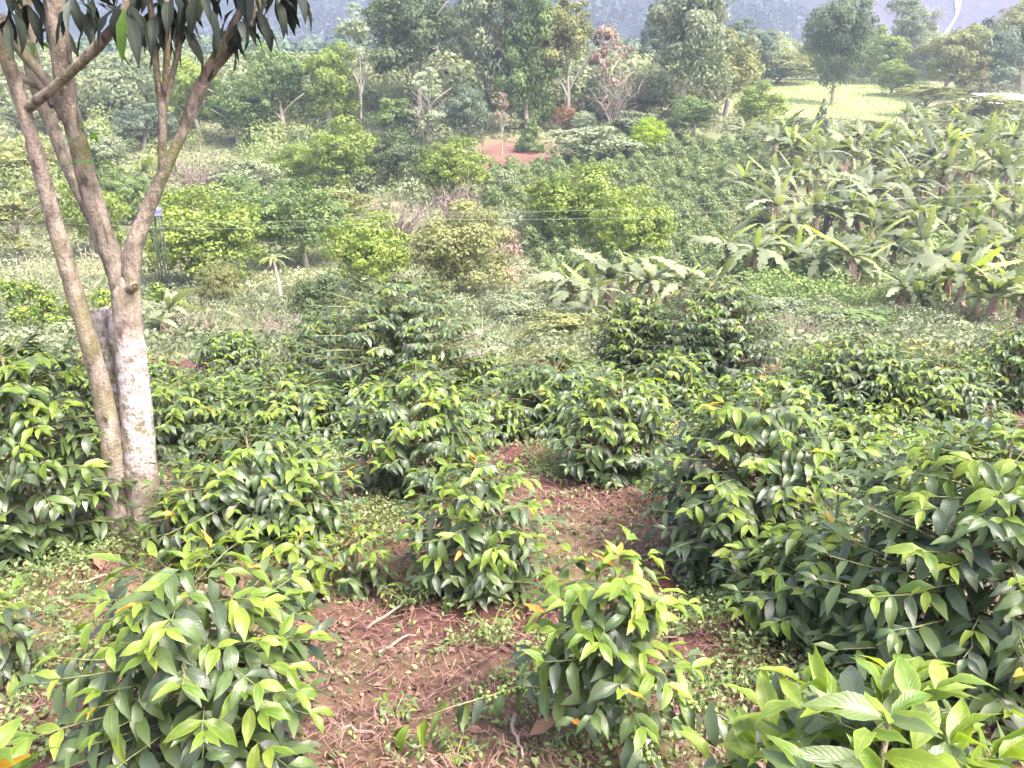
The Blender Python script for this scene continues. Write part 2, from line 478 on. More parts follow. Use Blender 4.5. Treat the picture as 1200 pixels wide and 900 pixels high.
m, nt, out = new_mat('mountain_rock_and_forest')
at_ = N(nt, 'ShaderNodeAttribute', attribute_name='cover'); tc = N(nt, 'ShaderNodeTexCoord')
n1 = N(nt, 'ShaderNodeTexNoise', Scale=0.06, Detail=9.0, Roughness=0.7); nt.links.new(tc.outputs['Object'], n1.inputs['Vector'])
v = math_n(nt, 'ADD', math_n(nt, 'MULTIPLY', n1.outputs['Fac'], 2.2), -0.1)
cb = N(nt, 'ShaderNodeCombineColor')
for i in range(3): nt.links.new(v, cb.inputs[i])
p = N(nt, 'ShaderNodeBsdfPrincipled', Roughness=0.95); p.inputs['Specular IOR Level'].default_value = 0.1
nt.links.new(mixc(nt, at_.outputs['Color'], cb.outputs[0], 1.0, 'MULTIPLY'), p.inputs['Base Color'])
bp = N(nt, 'ShaderNodeBump', Strength=1.0, Distance=5.0); nt.links.new(n1.outputs['Fac'], bp.inputs['Height']); nt.links.new(bp.outputs[0], p.inputs['Normal'])
nt.links.new(p.outputs[0], out.inputs['Surface'])
me.materials.append(m)
tag(link('mountain', me), kind='structure')

# waterfall on the rock wall
def mount_hit(px, py):
    d = ray(px, py); t = np.linspace(380, 1300, 4000); P = d[None, :] * t[:, None]
    z = mh(P[:, 0], P[:, 1]); b = (P[:, 2] < z) & (P[:, 1] > 440)
    i = int(np.argmax(b)) if b.any() else len(t) - 1
    return P[i] * 0.997
mb = MB()
for path in ([(1121, -40, 3.5), (1119, -15, 3.0), (1121, 0, 3.2), (1122, 12, 2.6), (1120, 20, 1.6), (1116, 27, 1.8), (1110, 36, 3.4), (1105, 46, 4.5)],
             [(1127, -30, 1.2), (1126, 0, 1.3), (1124, 12, 1.0), (1121, 19, 1.0)]):
    Vv = []
    for px, py, w in path:
        a = mount_hit(px, py); s = a[1] / F * w * .55
        for k, (dx, dy) in enumerate(((-1, 0), (-.4, -.7), (.4, -.7), (1, 0))): Vv.append(a + np.array([dx * s, dy * s, 0]))
    Qv = [(4 * i + k, 4 * i + k + 1, 4 * i + 5 + k, 4 * i + 4 + k) for i in range(len(path) - 1) for k in range(3)]
    mb.add(Vv, Qv)
o = mb.build('waterfall', plain_mat('white_water', (0.85, 0.87, 0.9), (0.7, 0.74, 0.8), 0.5, 0.3))
tag(o, 'thin white waterfall dropping down the dark mountain wall', 'waterfall', kind='structure')

# ------------------------------------------------------------------ leaf meshes
def leaf_mesh(name, mat, w=0.20, droop=0.25, fold=0.12, wave=0.02, twist=0.0, seed=0, nl=6, nw=4, tipp=1.0):
    rng = np.random.RandomState(seed)
    V = []; uv = []
    ph = rng.rand() * 6
    for i in range(nl + 1):
        t = i / nl
        ww = w * max(0.02, math.sin(PI * min(1, t ** 0.95)) ** 0.95 * (1 - 0.35 * t ** 4) * (1 if t < 1 else 0))
        if i == nl: ww = 0.006
        aa_ = droop * 1.5 * t + 1e-6
        cz = -(1 - math.cos(aa_)) / (droop * 1.5 + 1e-6) if droop > 0 else -droop * t * t
        cx = math.sin(aa_) / (droop * 1.5 + 1e-6) if droop > 0 else t
        for k in range(nw + 1):
            s = -1 + 2 * k / nw
            yy = s * ww
            zz = cz + abs(s) * ww * fold * 2 + wave * math.sin(ph + t * 13 + (3 if s > 0 else 0)) * abs(s) * (ww / w)
            a = twist * t
            V.append((cx, yy * math.cos(a), zz + yy * math.sin(a)))
            uv.append((t, 0.5 + s * 0.5))
    Fq = [(i * (nw + 1) + k, (i + 1) * (nw + 1) + k, (i + 1) * (nw + 1) + k + 1, i * (nw + 1) + k + 1) for i in range(nl) for k in range(nw)]
    return mesh_np(name, V, Fq, uv=uv, smooth=True, mats=[mat])

COF = {}
for key, mat, dr in (('young', M_YOUNG, (0.3, 0.95)), ('mid', M_MID, (0.4, 1.1)), ('dark', M_DARK, (0.45, 1.2)), ('bronze', M_BRONZE, (0.05, 0.2))):
    COF[key] = [leaf_mesh('coffee_leaf', mat, w=0.160 + 0.018 * (k % 3), droop=dr[0] + (dr[1] - dr[0]) * k / 4, fold=0.12 + 0.12 * (k % 2), wave=0.05,
                          twist=(-0.5, 0.0, 0.4, 0.2, -0.2)[k], seed=k) for k in range(5)]
LOQ = {}
for key, mat in (('dark', M_LOQUAT), ('pale', M_LOQUAT_PALE), ('new', M_LOQUAT_NEW)):
    LOQ[key] = [leaf_mesh('loquat_leaf', mat, w=0.105 + 0.012 * k, droop=0.3 + 0.25 * k, fold=0.15, wave=0.035, twist=(-0.3, 0.3, 0)[k], seed=20 + k) for k in range(3)]

def frame(L, up, loc, s):
    L = L.normalized(); n = up - L * up.dot(L)
    if n.length < 1e-3: n = Vector((1, 0, 0)) - L * L.x
    n.normalize(); y = n.cross(L)
    return Matrix(((L.x * s, y.x * s, n.x * s, loc.x), (L.y * s, y.y * s, n.y * s, loc.y), (L.z * s, y.z * s, n.z * s, loc.z), (0, 0, 0, 1)))

BR = []   # branch templates: unit arcs along +X that sag
for k in range(4):
    mb = MB(); sag = 0.12 + 0.13 * k
    mb.tube([(s, 0.02 * math.sin(s * 9 + k), -sag * s * s) for s in np.linspace(0, 1, 6)], [0.0075, 0.007, 0.0065, 0.006, 0.005, 0.003], n=4)
    BR.append((mb.mesh('coffee_branch', M_TWIG), sag))

UPV = Vector((0, 0, 1))
BCL = []
for q0 in range(3):
    rb = random.Random(q0); mb = MB()
    for k in range(8):
        c = np.array([rb.gauss(0, .013), rb.gauss(0, .013), rb.gauss(0, .008)]); r = 0.0075; ring = []
        for zz, rr in ((-.8, .5), (0, 1), (.8, .5)):
            for a in range(6): ring.append(c + r * np.array([rr * math.cos(a * PI / 3), rr * math.sin(a * PI / 3), zz]))
        Qq = [(i * 6 + a, i * 6 + (a + 1) % 6, (i + 1) * 6 + (a + 1) % 6, (i + 1) * 6 + a) for i in range(2) for a in range(6)] + [(12, 13, 14, 15), (12, 15, 16, 17), (3, 2, 1, 0), (5, 4, 3, 0)]
        mb.add(ring, Qq, rb.random())
    BCL.append(mb.mesh('berry_cluster', M_BERRY))
def berries(pts, rng, parent):
    for p in pts: link('berry_cluster', BCL[rng.randrange(3)], parent, None, Matrix.Translation(p))

N_LEAF = [0]
M_REST = leaf_mat('coffee_leaf_mass', (0.030, 0.046, 0.024), (0.095, 0.138, 0.040), trans=0.22, rough=0.36, veins=False, source='tint', tcol=(1.5, 1.55, .55))
def coffee(px, by, w, ty, label, young=0.5, dark=0.4, leaf=0.165, seed=None, low=0.12, dens=1.0, bronze=0.02, fruit=False, extra=None, erect=0.0):
    rng = random.Random(seed if seed is not None else int(px * 7 + by))
    x, y, z = at(px, by)
    dp = depth((x, y, z))
    zt = top_z(y, ty)
    H = max(0.35, zt - z - 0.06)
    Rr = max(0.16, w / 2 * dp / F * float(np.interp(dp, [1.5, 3, 6, 8], [.85, 1.04, 1.08, 1.06])) - 0.05)
    root = empty('coffee_shrub', (x, y, z - 0.02), label, 'coffee shrub', 'coffee shrubs planted on the near slope')
    lean = Vector((rng.uniform(-.06, .06), rng.uniform(-.06, .06), 0))
    def stem_at(h): return Vector((lean.x * h + 0.012 * math.sin(h * 9 + px), lean.y * h + 0.012 * math.cos(h * 8), h))
    mb = MB(); mb.tube([tuple(stem_at(h)) for h in np.linspace(0, H, 9)], list(np.linspace(0.020, 0.005, 9)), n=6)
    mb.build('stem', M_STEM, root)
    leaves = []; fpts = []
    leaf = leaf * 0.72
    def add_leaf(kind, L, up, loc, s):
        leaves.append((kind, L, up, loc, s))
    # shoots spread over a rounded dome, each ending in a spray of arching leaf pairs
    area = Rr * (H + Rr) * 6.28
    ns = int(min(300, max(16, (area / (leaf * leaf * 1.25)) * dens * .80)))
    ph0 = rng.random() * 6.28
    for k in range(ns):
        v = low + (1.0 - low) * ((k + .5) / ns) ** .9
        phi = ph0 + k * 2.39996 + rng.uniform(-.35, .35)
        if v > .42: rr = math.sqrt(max(0.03, 1 - ((v - .42) / .62) ** 2))
        else: rr = .80 + .20 * (v / .42)
        r_ = Rr * rr * rng.uniform(.72, 1.12)
        zz = H * v * rng.uniform(.93, 1.05)
        z0 = max(low * H * .6, zz - r_ * rng.uniform(.25, .6))
        o0 = stem_at(z0)
        end = Vector((math.cos(phi) * r_, math.sin(phi) * r_, zz)) + lean * zz
        ch = end - o0; ln = max(.08, ch.length)
        bm, sag = BR[rng.randrange(3)]
        fwd0 = (ch + UPV * (sag * ln)).normalized()
        link('branch', bm, root, None, frame(fwd0, UPV, o0, ln))
        side0 = UPV.cross(fwd0)
        side0 = side0.normalized() if side0.length > 1e-3 else Vector((1, 0, 0))
        upb = fwd0.cross(side0)
        outw = Vector((math.cos(phi), math.sin(phi), 0))
        npair = rng.choice((3, 4, 4, 5)) + (3 if ln > .5 else 1 if ln > .35 else 0); gap = leaf * (.36 if ln < .5 else .48)
        isy = young * float(np.interp(v, [.2, .45, .75, 1], [.15, .45, 1.15, 1.6]))
        tipy = rng.random() < isy * 1.5
        for j in range(npair):
            s = 1 - j * gap / ln * (1 + .35 * j / 3)
            if s < .15: break
            pos = o0 + fwd0 * (s * ln) - upb * (sag * s * s * ln)
            tan = (fwd0 - upb * (2 * sag * s)).normalized()
            if fruit and j > 1 and rng.random() < .45 and v < .75: fpts.append(tuple(pos - Vector((0, 0, .01))))
            for sd in (-1, 1):
                if j and rng.random() < .08: continue
                if j == 0:
                    dr = rng.uniform(-.6, .25) - erect; L = side0 * (sd * rng.uniform(.35, .8)) + tan * 1.0
                else:
                    dr = rng.uniform(-.25, .75) * (1.1 - .45 * v) + .06 * j - erect; L = side0 * (sd * rng.uniform(.7, 1.0)) + tan * rng.uniform(.3, .7) + outw * .25
                L = L + Vector((rng.gauss(0, .16), rng.gauss(0, .16), -dr + rng.gauss(0, .1)))
                q_ = rng.random()
                if j == 0 and q_ < bronze * .6 and v > .4: kind = 'bronze'
                elif (j == 0 and tipy) or (j == 1 and tipy and q_ < .55) or q_ < young * .06: kind = 'young'
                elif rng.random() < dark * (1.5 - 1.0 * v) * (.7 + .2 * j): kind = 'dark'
                else: kind = 'mid'
                sz = leaf * rng.uniform(.82, 1.18) * (.66, .9, 1.0, 1.0, .95)[min(j, 4)]
                upn = UPV + outw * rng.uniform(.1, .7) + Vector((rng.gauss(0, .2), rng.gauss(0, .2), 0))
                add_leaf(kind, L, upn, pos, sz)
    # growing tip: small upright leaves
    for j in range(3):
        top = stem_at(H * (0.94 + .03 * j))
        for q_ in range(2 if j < 2 else 4):
            a = rng.random() * 6.28
            L = Vector((math.cos(a), math.sin(a), rng.uniform(.3, 1.2)))
            add_leaf('bronze' if rng.random() < bronze * 3 else 'young', L, UPV, top, leaf * rng.uniform(.45, .75))
    if extra:
        for (az, ln, hh, sag_) in extra:       # long drooping low branches
            fwd0 = Vector((math.cos(az), math.sin(az), .25)).normalized(); o0 = stem_at(hh); bm, sag = BR[sag_]
            link('branch', bm, root, None, frame(fwd0, UPV, o0, ln))
            side0 = UPV.cross(fwd0).normalized(); upb = fwd0.cross(side0)
            for j in range(7):
                s = .45 + .55 * j / 6; pos = o0 + fwd0 * (s * ln) - upb * (sag * s * s * ln); tan = (fwd0 - upb * 2 * sag * s).normalized()
                if j < 3: fpts.append(tuple(pos))
                for sd in (-1, 1):
                    add_leaf(rng.choice(('young', 'mid')) if j > 3 else rng.choice(('mid', 'dark')), side0 * sd * rng.uniform(.3, .9) + tan * rng.uniform(.4, 1) + Vector((rng.gauss(0, .2), rng.gauss(0, .2), -rng.uniform(.1, 1.3))), UPV + Vector((rng.gauss(0, .4), rng.gauss(0, .4), 0)), pos, leaf * rng.uniform(.65, 1.05))
    # the 300 leaves nearest the camera are single parts, the rest one mass
    cw = Vector((-x, -y, -z)).normalized()
    leaves.sort(key=lambda a: -(a[3].dot(cw) + a[3].length * .3))
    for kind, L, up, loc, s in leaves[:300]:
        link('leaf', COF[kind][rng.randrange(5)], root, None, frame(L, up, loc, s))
    N_LEAF[0] += min(300, len(leaves))
    rest = leaves[300:]
    if rest:
        mb = MB()
        for kind, L, up, loc, s in rest:
            m = frame(L, up, loc, s)
            vs = [m @ Vector(c) for c in ((0, 0, 0), (.28, .14, .04), (.65, .15, -.04), (.98, 0, -.32), (.65, -.15, -.04), (.28, -.14, .04), (.28, 0, 0), (.65, 0, -.1))]
            mb.add([tuple(v) for v in vs], [(0, 6, 1, 1)] and [(0, 5, 6, 1), (1, 6, 7, 2), (6, 5, 4, 7), (2, 7, 4, 3)], rng.random())
        tag(mb.build('foliage', M_REST, root), kind='stuff')
    if fruit and fpts: berries(fpts[:60], rng, root)
    return root

SHRUBS = [
 # px, base y, width, top y, label, options
 (245, 900, 305, 628, 'large glossy coffee shrub in the lower left foreground, in front of the whitewashed tree', dict(young=.75, dark=.5, leaf=.18, dens=1.1, bronze=.02)),
 (705, 868, 205, 622, 'leggy coffee shrub with a bare reddish lower stem and green berries, bottom centre', dict(young=.6, dark=.45, leaf=.18, low=.35, fruit=True, bronze=.06, extra=[(PI * 1.06, .62, .28, 2), (-1.2, .45, .2, 2), (-.6, .5, .3, 1)])),
 (560, 690, 175, 520, 'compact coffee shrub standing on bare red soil in the middle of the plot', dict(young=.55, dark=.5, leaf=.165)),
 (860, 668, 225, 448, 'tall broad coffee shrub with orange shoot tips, right of the bare red soil', dict(young=.6, dark=.55, leaf=.17, bronze=.05)),
 (1125, 800, 330, 488, 'biggest coffee shrub, drooping with berries, at the right edge of the foreground', dict(young=.5, dark=.6, leaf=.185, fruit=True, bronze=.02)),
 (965, 745, 210, 600, 'low sprawling coffee shrub under the left side of the biggest shrub at right', dict(young=.6, dark=.4, leaf=.17, fruit=True)),
 (300, 632, 220, 488, 'coffee shrub right beside the whitewashed trunk, with orange tips', dict(young=.5, dark=.55, leaf=.165, bronze=.05)),
 (490, 578, 155, 414, 'dome shaped coffee shrub left of centre with pale shining leaves', dict(young=.45, dark=.5, leaf=.165)),
 (720, 560, 150, 428, 'coffee shrub just behind the patch of bare red soil', dict(young=.5, dark=.5, leaf=.165)),
 (650, 505, 175, 410, 'low wide coffee shrub bordering the dry grass gap in the middle', dict(young=.6, dark=.45, leaf=.16)),
 (462, 468, 205, 318, 'tallest dark coffee shrub at the back edge left of the grass gap', dict(young=.15, dark=.8, leaf=.17, dens=2.6)),
 (385, 448, 100, 358, 'small dark coffee shrub touching the left side of the tallest dark one', dict(young=.3, dark=.7, leaf=.16)),
 (275, 450, 95, 380, 'small round coffee shrub at the back edge right of the tree fork', dict(young=.5, dark=.5, leaf=.16)),
 (50, 648, 205, 392, 'dense coffee shrub left of the two tree stems at the left edge', dict(young=.5, dark=.6, leaf=.175)),
 (215, 530, 130, 432, 'coffee shrub immediately behind the whitewashed trunk on its right', dict(young=.6, dark=.4, leaf=.165)),
 (335, 525, 160, 432, 'yellow green coffee shrub behind the one with orange tips beside the trunk', dict(young=.7, dark=.3, leaf=.165)),
 (840, 458, 150, 322, 'tall dark coffee shrub at the back edge below the banana plants', dict(young=.25, dark=.75, leaf=.17, dens=2.6)),
 (738, 445, 105, 340, 'pale yellow green coffee shrub at the back edge, tall and narrow', dict(young=.9, dark=.1, leaf=.15)),
 (995, 492, 140, 384, 'dark rounded coffee shrub at the back edge right of centre', dict(young=.4, dark=.65, leaf=.165)),
 (915, 535, 110, 432, 'coffee shrub squeezed behind the tall broad one with orange tips', dict(young=.55, dark=.5, leaf=.165)),
 (1090, 505, 140, 412, 'spreading coffee shrub in the back row right of the dark rounded one', dict(young=.65, dark=.35, leaf=.165)),
 (1188, 480, 100, 378, 'coffee shrub cut by the right edge of the photo in the back row', dict(young=.5, dark=.5, leaf=.165)),
 (1165, 600, 150, 478, 'coffee shrub behind the top of the biggest shrub at the right edge', dict(young=.6, dark=.4, leaf=.17)),
 (790, 490, 95, 402, 'narrow coffee shrub between the tall dark one and the pale one', dict(young=.5, dark=.5, leaf=.165)),
 (965, 1230, 480, 800, 'very close coffee shoots with big erect yellow green leaves, bottom right corner', dict(young=.85, dark=.35, leaf=.21, low=.4, erect=.85, dens=1.5)),
 (20, 1230, 200, 850, 'close coffee shoots poking up in the bottom left corner', dict(young=.95, dark=.1, leaf=.2, low=.4, erect=.6, dens=1.4)),
 (5, 800, 105, 680, 'dull green coffee shrub cut by the left edge beside the large glossy one', dict(young=.3, dark=.5, leaf=.17)),
 (350, 700, 110, 615, 'low coffee shoots rising behind the large glossy shrub', dict(young=.8, dark=.3, leaf=.165)),
 (105, 480, 140, 398, 'coffee shrub seen through the gap between the two tree stems', dict(young=.6, dark=.4, leaf=.165)),
 (420, 520, 100, 440, 'dark coffee shrub in the second row left of the dome shaped one', dict(young=.25, dark=.7, leaf=.165)),
 (1040, 580, 110, 500, 'coffee shrub with bare twigs behind the low sprawling one', dict(young=.4, dark=.5, leaf=.165, dens=.8)),
 (5, 520, 120, 418, 'coffee shrub at the far left edge behind the dense one', dict(young=.55, dark=.45, leaf=.165)),
 (420, 690, 50, 645, 'tiny coffee seedling with a yellow tip on the soil left of centre', dict(young=.7, dark=.3, leaf=.13, dens=.7)),
 (205, 655, 44, 612, 'thin coffee sucker right of the foot of the whitewashed trunk', dict(young=.3, dark=.6, leaf=.17, dens=.5)),
 (1090, 620, 150, 520, 'coffee shrub merging with the left shoulder of the biggest shrub', dict(young=.6, dark=.5, leaf=.17)),
 (570, 465, 80, 408, 'small yellowish coffee shrub at the left end of the grass gap', dict(young=.7, dark=.3, leaf=.155)),
 (940, 455, 70, 405, 'little coffee shrub hidden between the tall dark and dark rounded ones', dict(young=.5, dark=.5, leaf=.155)),
 (1145, 455, 80, 405, 'low coffee shrub in the back row left of the right edge', dict(young=.6, dark=.4, leaf=.155)),
 (780, 600, 60, 545, 'short coffee shoots at the left foot of the tall broad shrub', dict(young=.6, dark=.4, leaf=.155, dens=.7)),
 (330, 470, 90, 418, 'coffee shrub in the back row between the small round and small dark ones', dict(young=.65, dark=.35, leaf=.155)),
 (180, 455, 80, 412, 'coffee shrub at the back edge just behind the whitewashed trunk', dict(young=.65, dark=.35, leaf=.155)),
 (560, 520, 110, 452, 'coffee shrub between the dome shaped one and the low wide one', dict(young=.5, dark=.5, leaf=.16)),
 (1010, 545, 110, 468, 'coffee shrub in front of the dark rounded one', dict(young=.55, dark=.45, leaf=.165)),
 (250, 482, 100, 425, 'coffee shrub in front of the small round one at the back', dict(young=.7, dark=.3, leaf=.16)),
 (120, 560, 120, 470, 'coffee shrub low between the left edge and the leaning stem', dict(young=.45, dark=.55, leaf=.17)),
 (690, 460, 80, 415, 'coffee shrub left of the pale narrow one at the back edge', dict(young=.6, dark=.4, leaf=.155)),
 (870, 500, 100, 430, 'coffee shrub at the foot of the tall dark one below the bananas', dict(young=.5, dark=.5, leaf=.16)),
 (1060, 455, 90, 408, 'coffee shrub right of the dark rounded one against the scrub', dict(young=.6, dark=.4, leaf=.155)),
 (30, 458, 100, 400, 'coffee shrub at the back edge left of the leaning stem', dict(young=.65, dark=.35, leaf=.155)),
]
for px, by, w, ty, lab, kw in SHRUBS: coffee(px, by, w, ty, lab, **kw)

# ------------------------------------------------------------------ the whitewashed loquat tree
TY = at(163, 632)[1]
tb = at(160, 632)
TB = Vector(tb)
tree = empty('loquat_tree', tb, 'loquat tree with a whitewashed forked trunk and dark hanging leaves, at left', 'tree')
def tpath(pts, n=5):
    """pixels + depth offset + radius in pixels -> metres"""
    out = []
    for px, py, dy, rp in pts:
        p = at_y(px, py, TY + dy) - TB
        out.append((p.x, p.y, p.z, rp * depth(at_y(px, py, TY + dy)) / F))
    return smooth_path(out, n)
def limb(name, pts, mat, n=12, paint=None, wob=.10, seg=5):
    rng = random.Random(len(pts) * 7 + int(pts[0][0]))
    sp = tpath(pts, seg)
    mb = MB(); mb.tube([s[:3] for s in sp], [max(.004, s[3]) for s in sp], n=n, wob=wob, rng=rng)
    V = np.concatenate(mb.V)
    pt = None
    if paint is not None:
        pt = np.array([paint(v[2]) for v in V])
    me = mesh_np(name, V, np.concatenate(mb.F), tint=np.zeros(len(V)), smooth=True, mats=[mat], paint=pt)
    return link(name, me, tree)
z_hi = (at_y(150, 385, TY) - TB).z; z_lo = (at_y(160, 590, TY) - TB).z
def whitewash(z): return float(np.clip((z - z_lo) / .25, 0, 1) * np.clip((z_hi - z) / .05, 0, 1))
def half_wash(z): return 0.55 * float(np.clip((z - z_lo + .1) / .25, 0, 1) * np.clip((z_hi - .12 - z) / .3, 0, 1))
limb('trunk', [(172, 642, 0, 31), (171, 620, 0, 24), (168, 585, 0, 19), (163, 520, 0, 18), (157, 450, 0, 17), (152, 400, 0, 16.5), (150, 375, 0, 16), (148, 348, 0, 16.5), (146, 330, 0, 13), (141, 312, 0, 8), (138, 300, 0, 3)], M_TRUNK, n=16, paint=whitewash, seg=6)
limb('trunk', [(143, 640, -.02, 22), (141, 610, 0, 18), (135, 550, -.02, 15), (122, 470, -.05, 12), (104, 400, -.08, 10.5), (84, 330, -.1, 10), (66, 268, -.12, 9.5), (48, 200, -.15, 9), (30, 135, -.2, 8), (8, 70, -.25, 8.5), (-25, 0, -.3, 8), (-60, -80, -.3, 9), (-90, -170, -.2, 7)], M_TRUNK, n=14, paint=half_wash)
limb('broken_stub', [(146, 520, .22, 13), (134, 450, .28, 13), (122, 395, .32, 15), (112, 362, .34, 14)], M_TRUNK, n=12, paint=lambda z: .95, wob=.25)
limb('broken_stub', [(150, 470, .2, 9), (141, 410, .26, 10), (133, 362, .28, 9)], M_TRUNK, n=10, paint=lambda z: .8, wob=.3)
limb('limb', [(147, 345, 0, 14), (137, 315, 0, 13), (120, 272, 0, 12), (106, 225, -.02, 11.5), (92, 170, -.05, 11), (78, 110, -.08, 11), (70, 50, -.1, 11.5), (62, -10, -.1, 12), (45, -100, 0, 12), (30, -200, .1, 9)], M_LIMB, n=14)
limb('limb', [(145, 330, .08, 12), (124, 285, .15, 8), (88, 215, .22, 7), (62, 150, .28, 8), (42, 95, .3, 9), (30, 30, .3, 9), (20, -60, .3, 10)], M_LIMB, n=12)
limb('limb', [(151, 345, 0, 12), (154, 308, 0, 11.5), (159, 282, 0, 10), (168, 258, .02, 9), (182, 225, .03, 8), (193, 200, .04, 7), (206, 172, .06, 6), (220, 140, .08, 7), (236, 100, .1, 7.5), (250, 82, .12, 5.5), (272, 55, .15, 5), (300, 12, .2, 5), (330, -50, .25, 4), (350, -120, .25, 3)], M_LIMB, n=12)
limb('limb', [(237, 100, .1, 6), (245, 78, .05, 5), (262, 50, 0, 4.5), (282, 10, -.05, 4), (290, -60, -.1, 3)], M_LIMB, n=8)
limb('limb', [(192, 202, .04, 7), (190, 170, .02, 5.5), (190, 130, 0, 5), (184, 90, -.03, 4), (180, 40, -.05, 4), (172, -30, -.1, 3)], M_LIMB, n=8)
limb('limb', [(190, 135, 0, 4.5), (200, 95, .04, 3.6), (210, 55, .08, 3.2), (216, 5, .1, 3), (222, -60, .1, 3)], M_LIMB, n=8)
limb('limb', [(190, 130, 0, 3), (196, 60, -.05, 4), (196, 0, -.05, 3.5), (200, -70, 0, 3)], M_LIMB, n=8)
limb('limb', [(30, 128, -.2, 7), (60, 105, -.28, 6), (90, 78, -.35, 6), (118, 50, -.4, 7), (142, 18, -.42, 4.5), (158, -30, -.4, 4)], M_LIMB, n=8)
limb('limb', [(8, 75, .1, 5), (28, 92, .12, 4.5), (50, 105, .12, 4), (62, 125, .1, 4)], M_LIMB, n=7)
limb('limb', [(0, 20, 0, 7), (25, 60, 0, 6), (55, 95, 0, 6), (75, 140, 0, 5)], M_LIMB, n=7)
limb('pruned_knot', [(151, 340, -.03, 7), (157, 336, -.08, 5), (158, 336, -.09, 4.2)], M_TRUNK, n=10, wob=.3)

lr = random.Random(4)
nl = 0
def rosette(px, py, dy, n, size, spread=1.0, pal='dark', droop=(.2, 1.6)):
    global nl
    c = at_y(px, py, TY + dy) - TB
    a0 = lr.random() * 6
    for k in range(n):
        a = a0 + k * 2.399
        dz = -lr.uniform(*droop)
        L = Vector((math.cos(a) * spread, math.sin(a) * spread, dz))
        off = Vector((math.cos(a), math.sin(a), 0)) * .012 + Vector((0, 0, lr.uniform(-.04, .04)))
        kd = pal
        if pal == 'dark' and lr.random() < .22: kd = 'pale'
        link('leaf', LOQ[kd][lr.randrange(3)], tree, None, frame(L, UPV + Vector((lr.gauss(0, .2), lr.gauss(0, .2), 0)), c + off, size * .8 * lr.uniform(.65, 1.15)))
        nl += 1
for (px, py, dy, n, s) in [(145, 12, -.4, 8, .30), (110, 5, -.2, 7, .28), (182, 22, -.05, 10, .27), (212, 30, .08, 9, .27), (200, -5, .0, 9, .28), (235, -8, -.1, 8, .28),
                           (262, 42, .1, 8, .24), (280, 18, -.05, 8, .25), (300, 12, .2, 9, .25), (322, -8, .22, 9, .27), (345, -15, .25, 8, .27), (285, -25, 0, 9, .27), (165, -30, -.1, 9, .28),
                           (85, 0, -.3, 8, .26), (60, 20, .2, 7, .25), (30, -5, 0, 8, .26), (10, 15, -.3, 6, .25), (0, -40, -.3, 9, .27), (60, -50, 0, 9, .27), (105, -60, -.2, 9, .27), (130, -45, .2, 9, .27),
                           (330, -60, .25, 9, .27), (350, -110, .3, 9, .27), (220, -70, .1, 9, .27), (45, -110, 0, 9, .27), (30, -190, .1, 9, .27), (-60, -90, -.3, 9, .27), (-90, -170, -.2, 9, .27), *[(lr.uniform(-260, 420), lr.uniform(-420, -90), lr.uniform(-1.1, 1.1), 9, .27) for _ in range(46)], (20, -70, .3, 9, .27), (290, -70, -.1, 9, .27), (158, -70, -.4, 9, .28)]:
    rosette(px, py, dy, n, s)
for (px, py, dy, n, s) in [(104, 160, -.1, 5, .15), (118, 190, -.1, 3, .13), (100, 195, .1, 3, .14), (38, 48, .1, 3, .16)]:
    rosette(px, py, dy, n, s, pal='new', droop=(-.8, .4))
# one bright leaf lit through in front of the branches
link('leaf', LOQ['new'][0], tree, None, frame(Vector((-.28, 0, -1)), Vector((.1, -1, .2)), at_y(146, 8, TY - .5) - TB, .23))

# ------------------------------------------------------------------ crowns for the trees of the valley
def clump_cloud(rng, blobs, n, size, nclump=70, tight=0.17, up=0.5, flat=0.0, aspect=0.55, shell=(.72, 1.0)):
    """leaf shaped faces gathered in clumps over a set of lobes. returns V, Q, tint"""
    B = np.array(blobs, float)
    wgt = (B[:, 3] * B[:, 4] + B[:, 3] * B[:, 5] + B[:, 4] * B[:, 5]); wgt /= wgt.sum()
    bi = rng.choice(len(B), nclump, p=wgt)
    d = rng.normal(size=(nclump, 3)); d[:, 2] = np.where(d[:, 2] < -.7, -d[:, 2], d[:, 2]); d /= np.linalg.norm(d, axis=1)[:, None]
    rad = rng.uniform(*shell, size=nclump)
    cc = B[bi, :3] + d * B[bi, 3:6] * rad[:, None]
    csz = tight * rng.uniform(.65, 1.4, nclump) * B[bi, 3:6].mean(1) ** .5
    ctint = rng.uniform(0, 1, nclump)
    ci = rng.randint(0, nclump, n)
    ld = rng.normal(size=(n, 3)); ld /= np.linalg.norm(ld, axis=1)[:, None]
    lr_ = rng.uniform(0.25, 1, n) ** .5
    P = cc[ci] + ld * (csz[ci] * lr_)[:, None] * np.array([1.15, 1.15, .75])
    # inner fill so that the crown is not hollow
    ni = n // 4
    bj = rng.choice(len(B), ni, p=wgt); dd = rng.normal(size=(ni, 3)); dd /= np.linalg.norm(dd, axis=1)[:, None]
    P[:ni] = B[bj, :3] + dd * B[bj, 3:6] * (rng.uniform(.35, .85, ni))[:, None]
    nrm = ld * .9 + d[ci] * .7 + rng.normal(size=(n, 3)) * .45; nrm[:, 2] += up
    nrm /= np.linalg.norm(nrm, axis=1)[:, None]
    t = rng.normal(size=(n, 3)); t -= nrm * (t * nrm).sum(1)[:, None]; t /= np.linalg.norm(t, axis=1)[:, None]
    b = np.cross(nrm, t)
    L = size * rng.uniform(.6, 1.35, n)[:, None]
    V = np.stack([P - t * L * .5, P + b * L * aspect * .5 + nrm * L * .08, P + t * L * .5 - nrm * L * .12, P - b * L * aspect * .5 + nrm * L * .08], 1).reshape(-1, 3)
    Qq = np.arange(4 * n).reshape(n, 4)
    tint = np.repeat(np.clip(.55 * ctint[ci] + .45 * rng.rand(n), 0, 1), 4)
    return V, Qq, tint

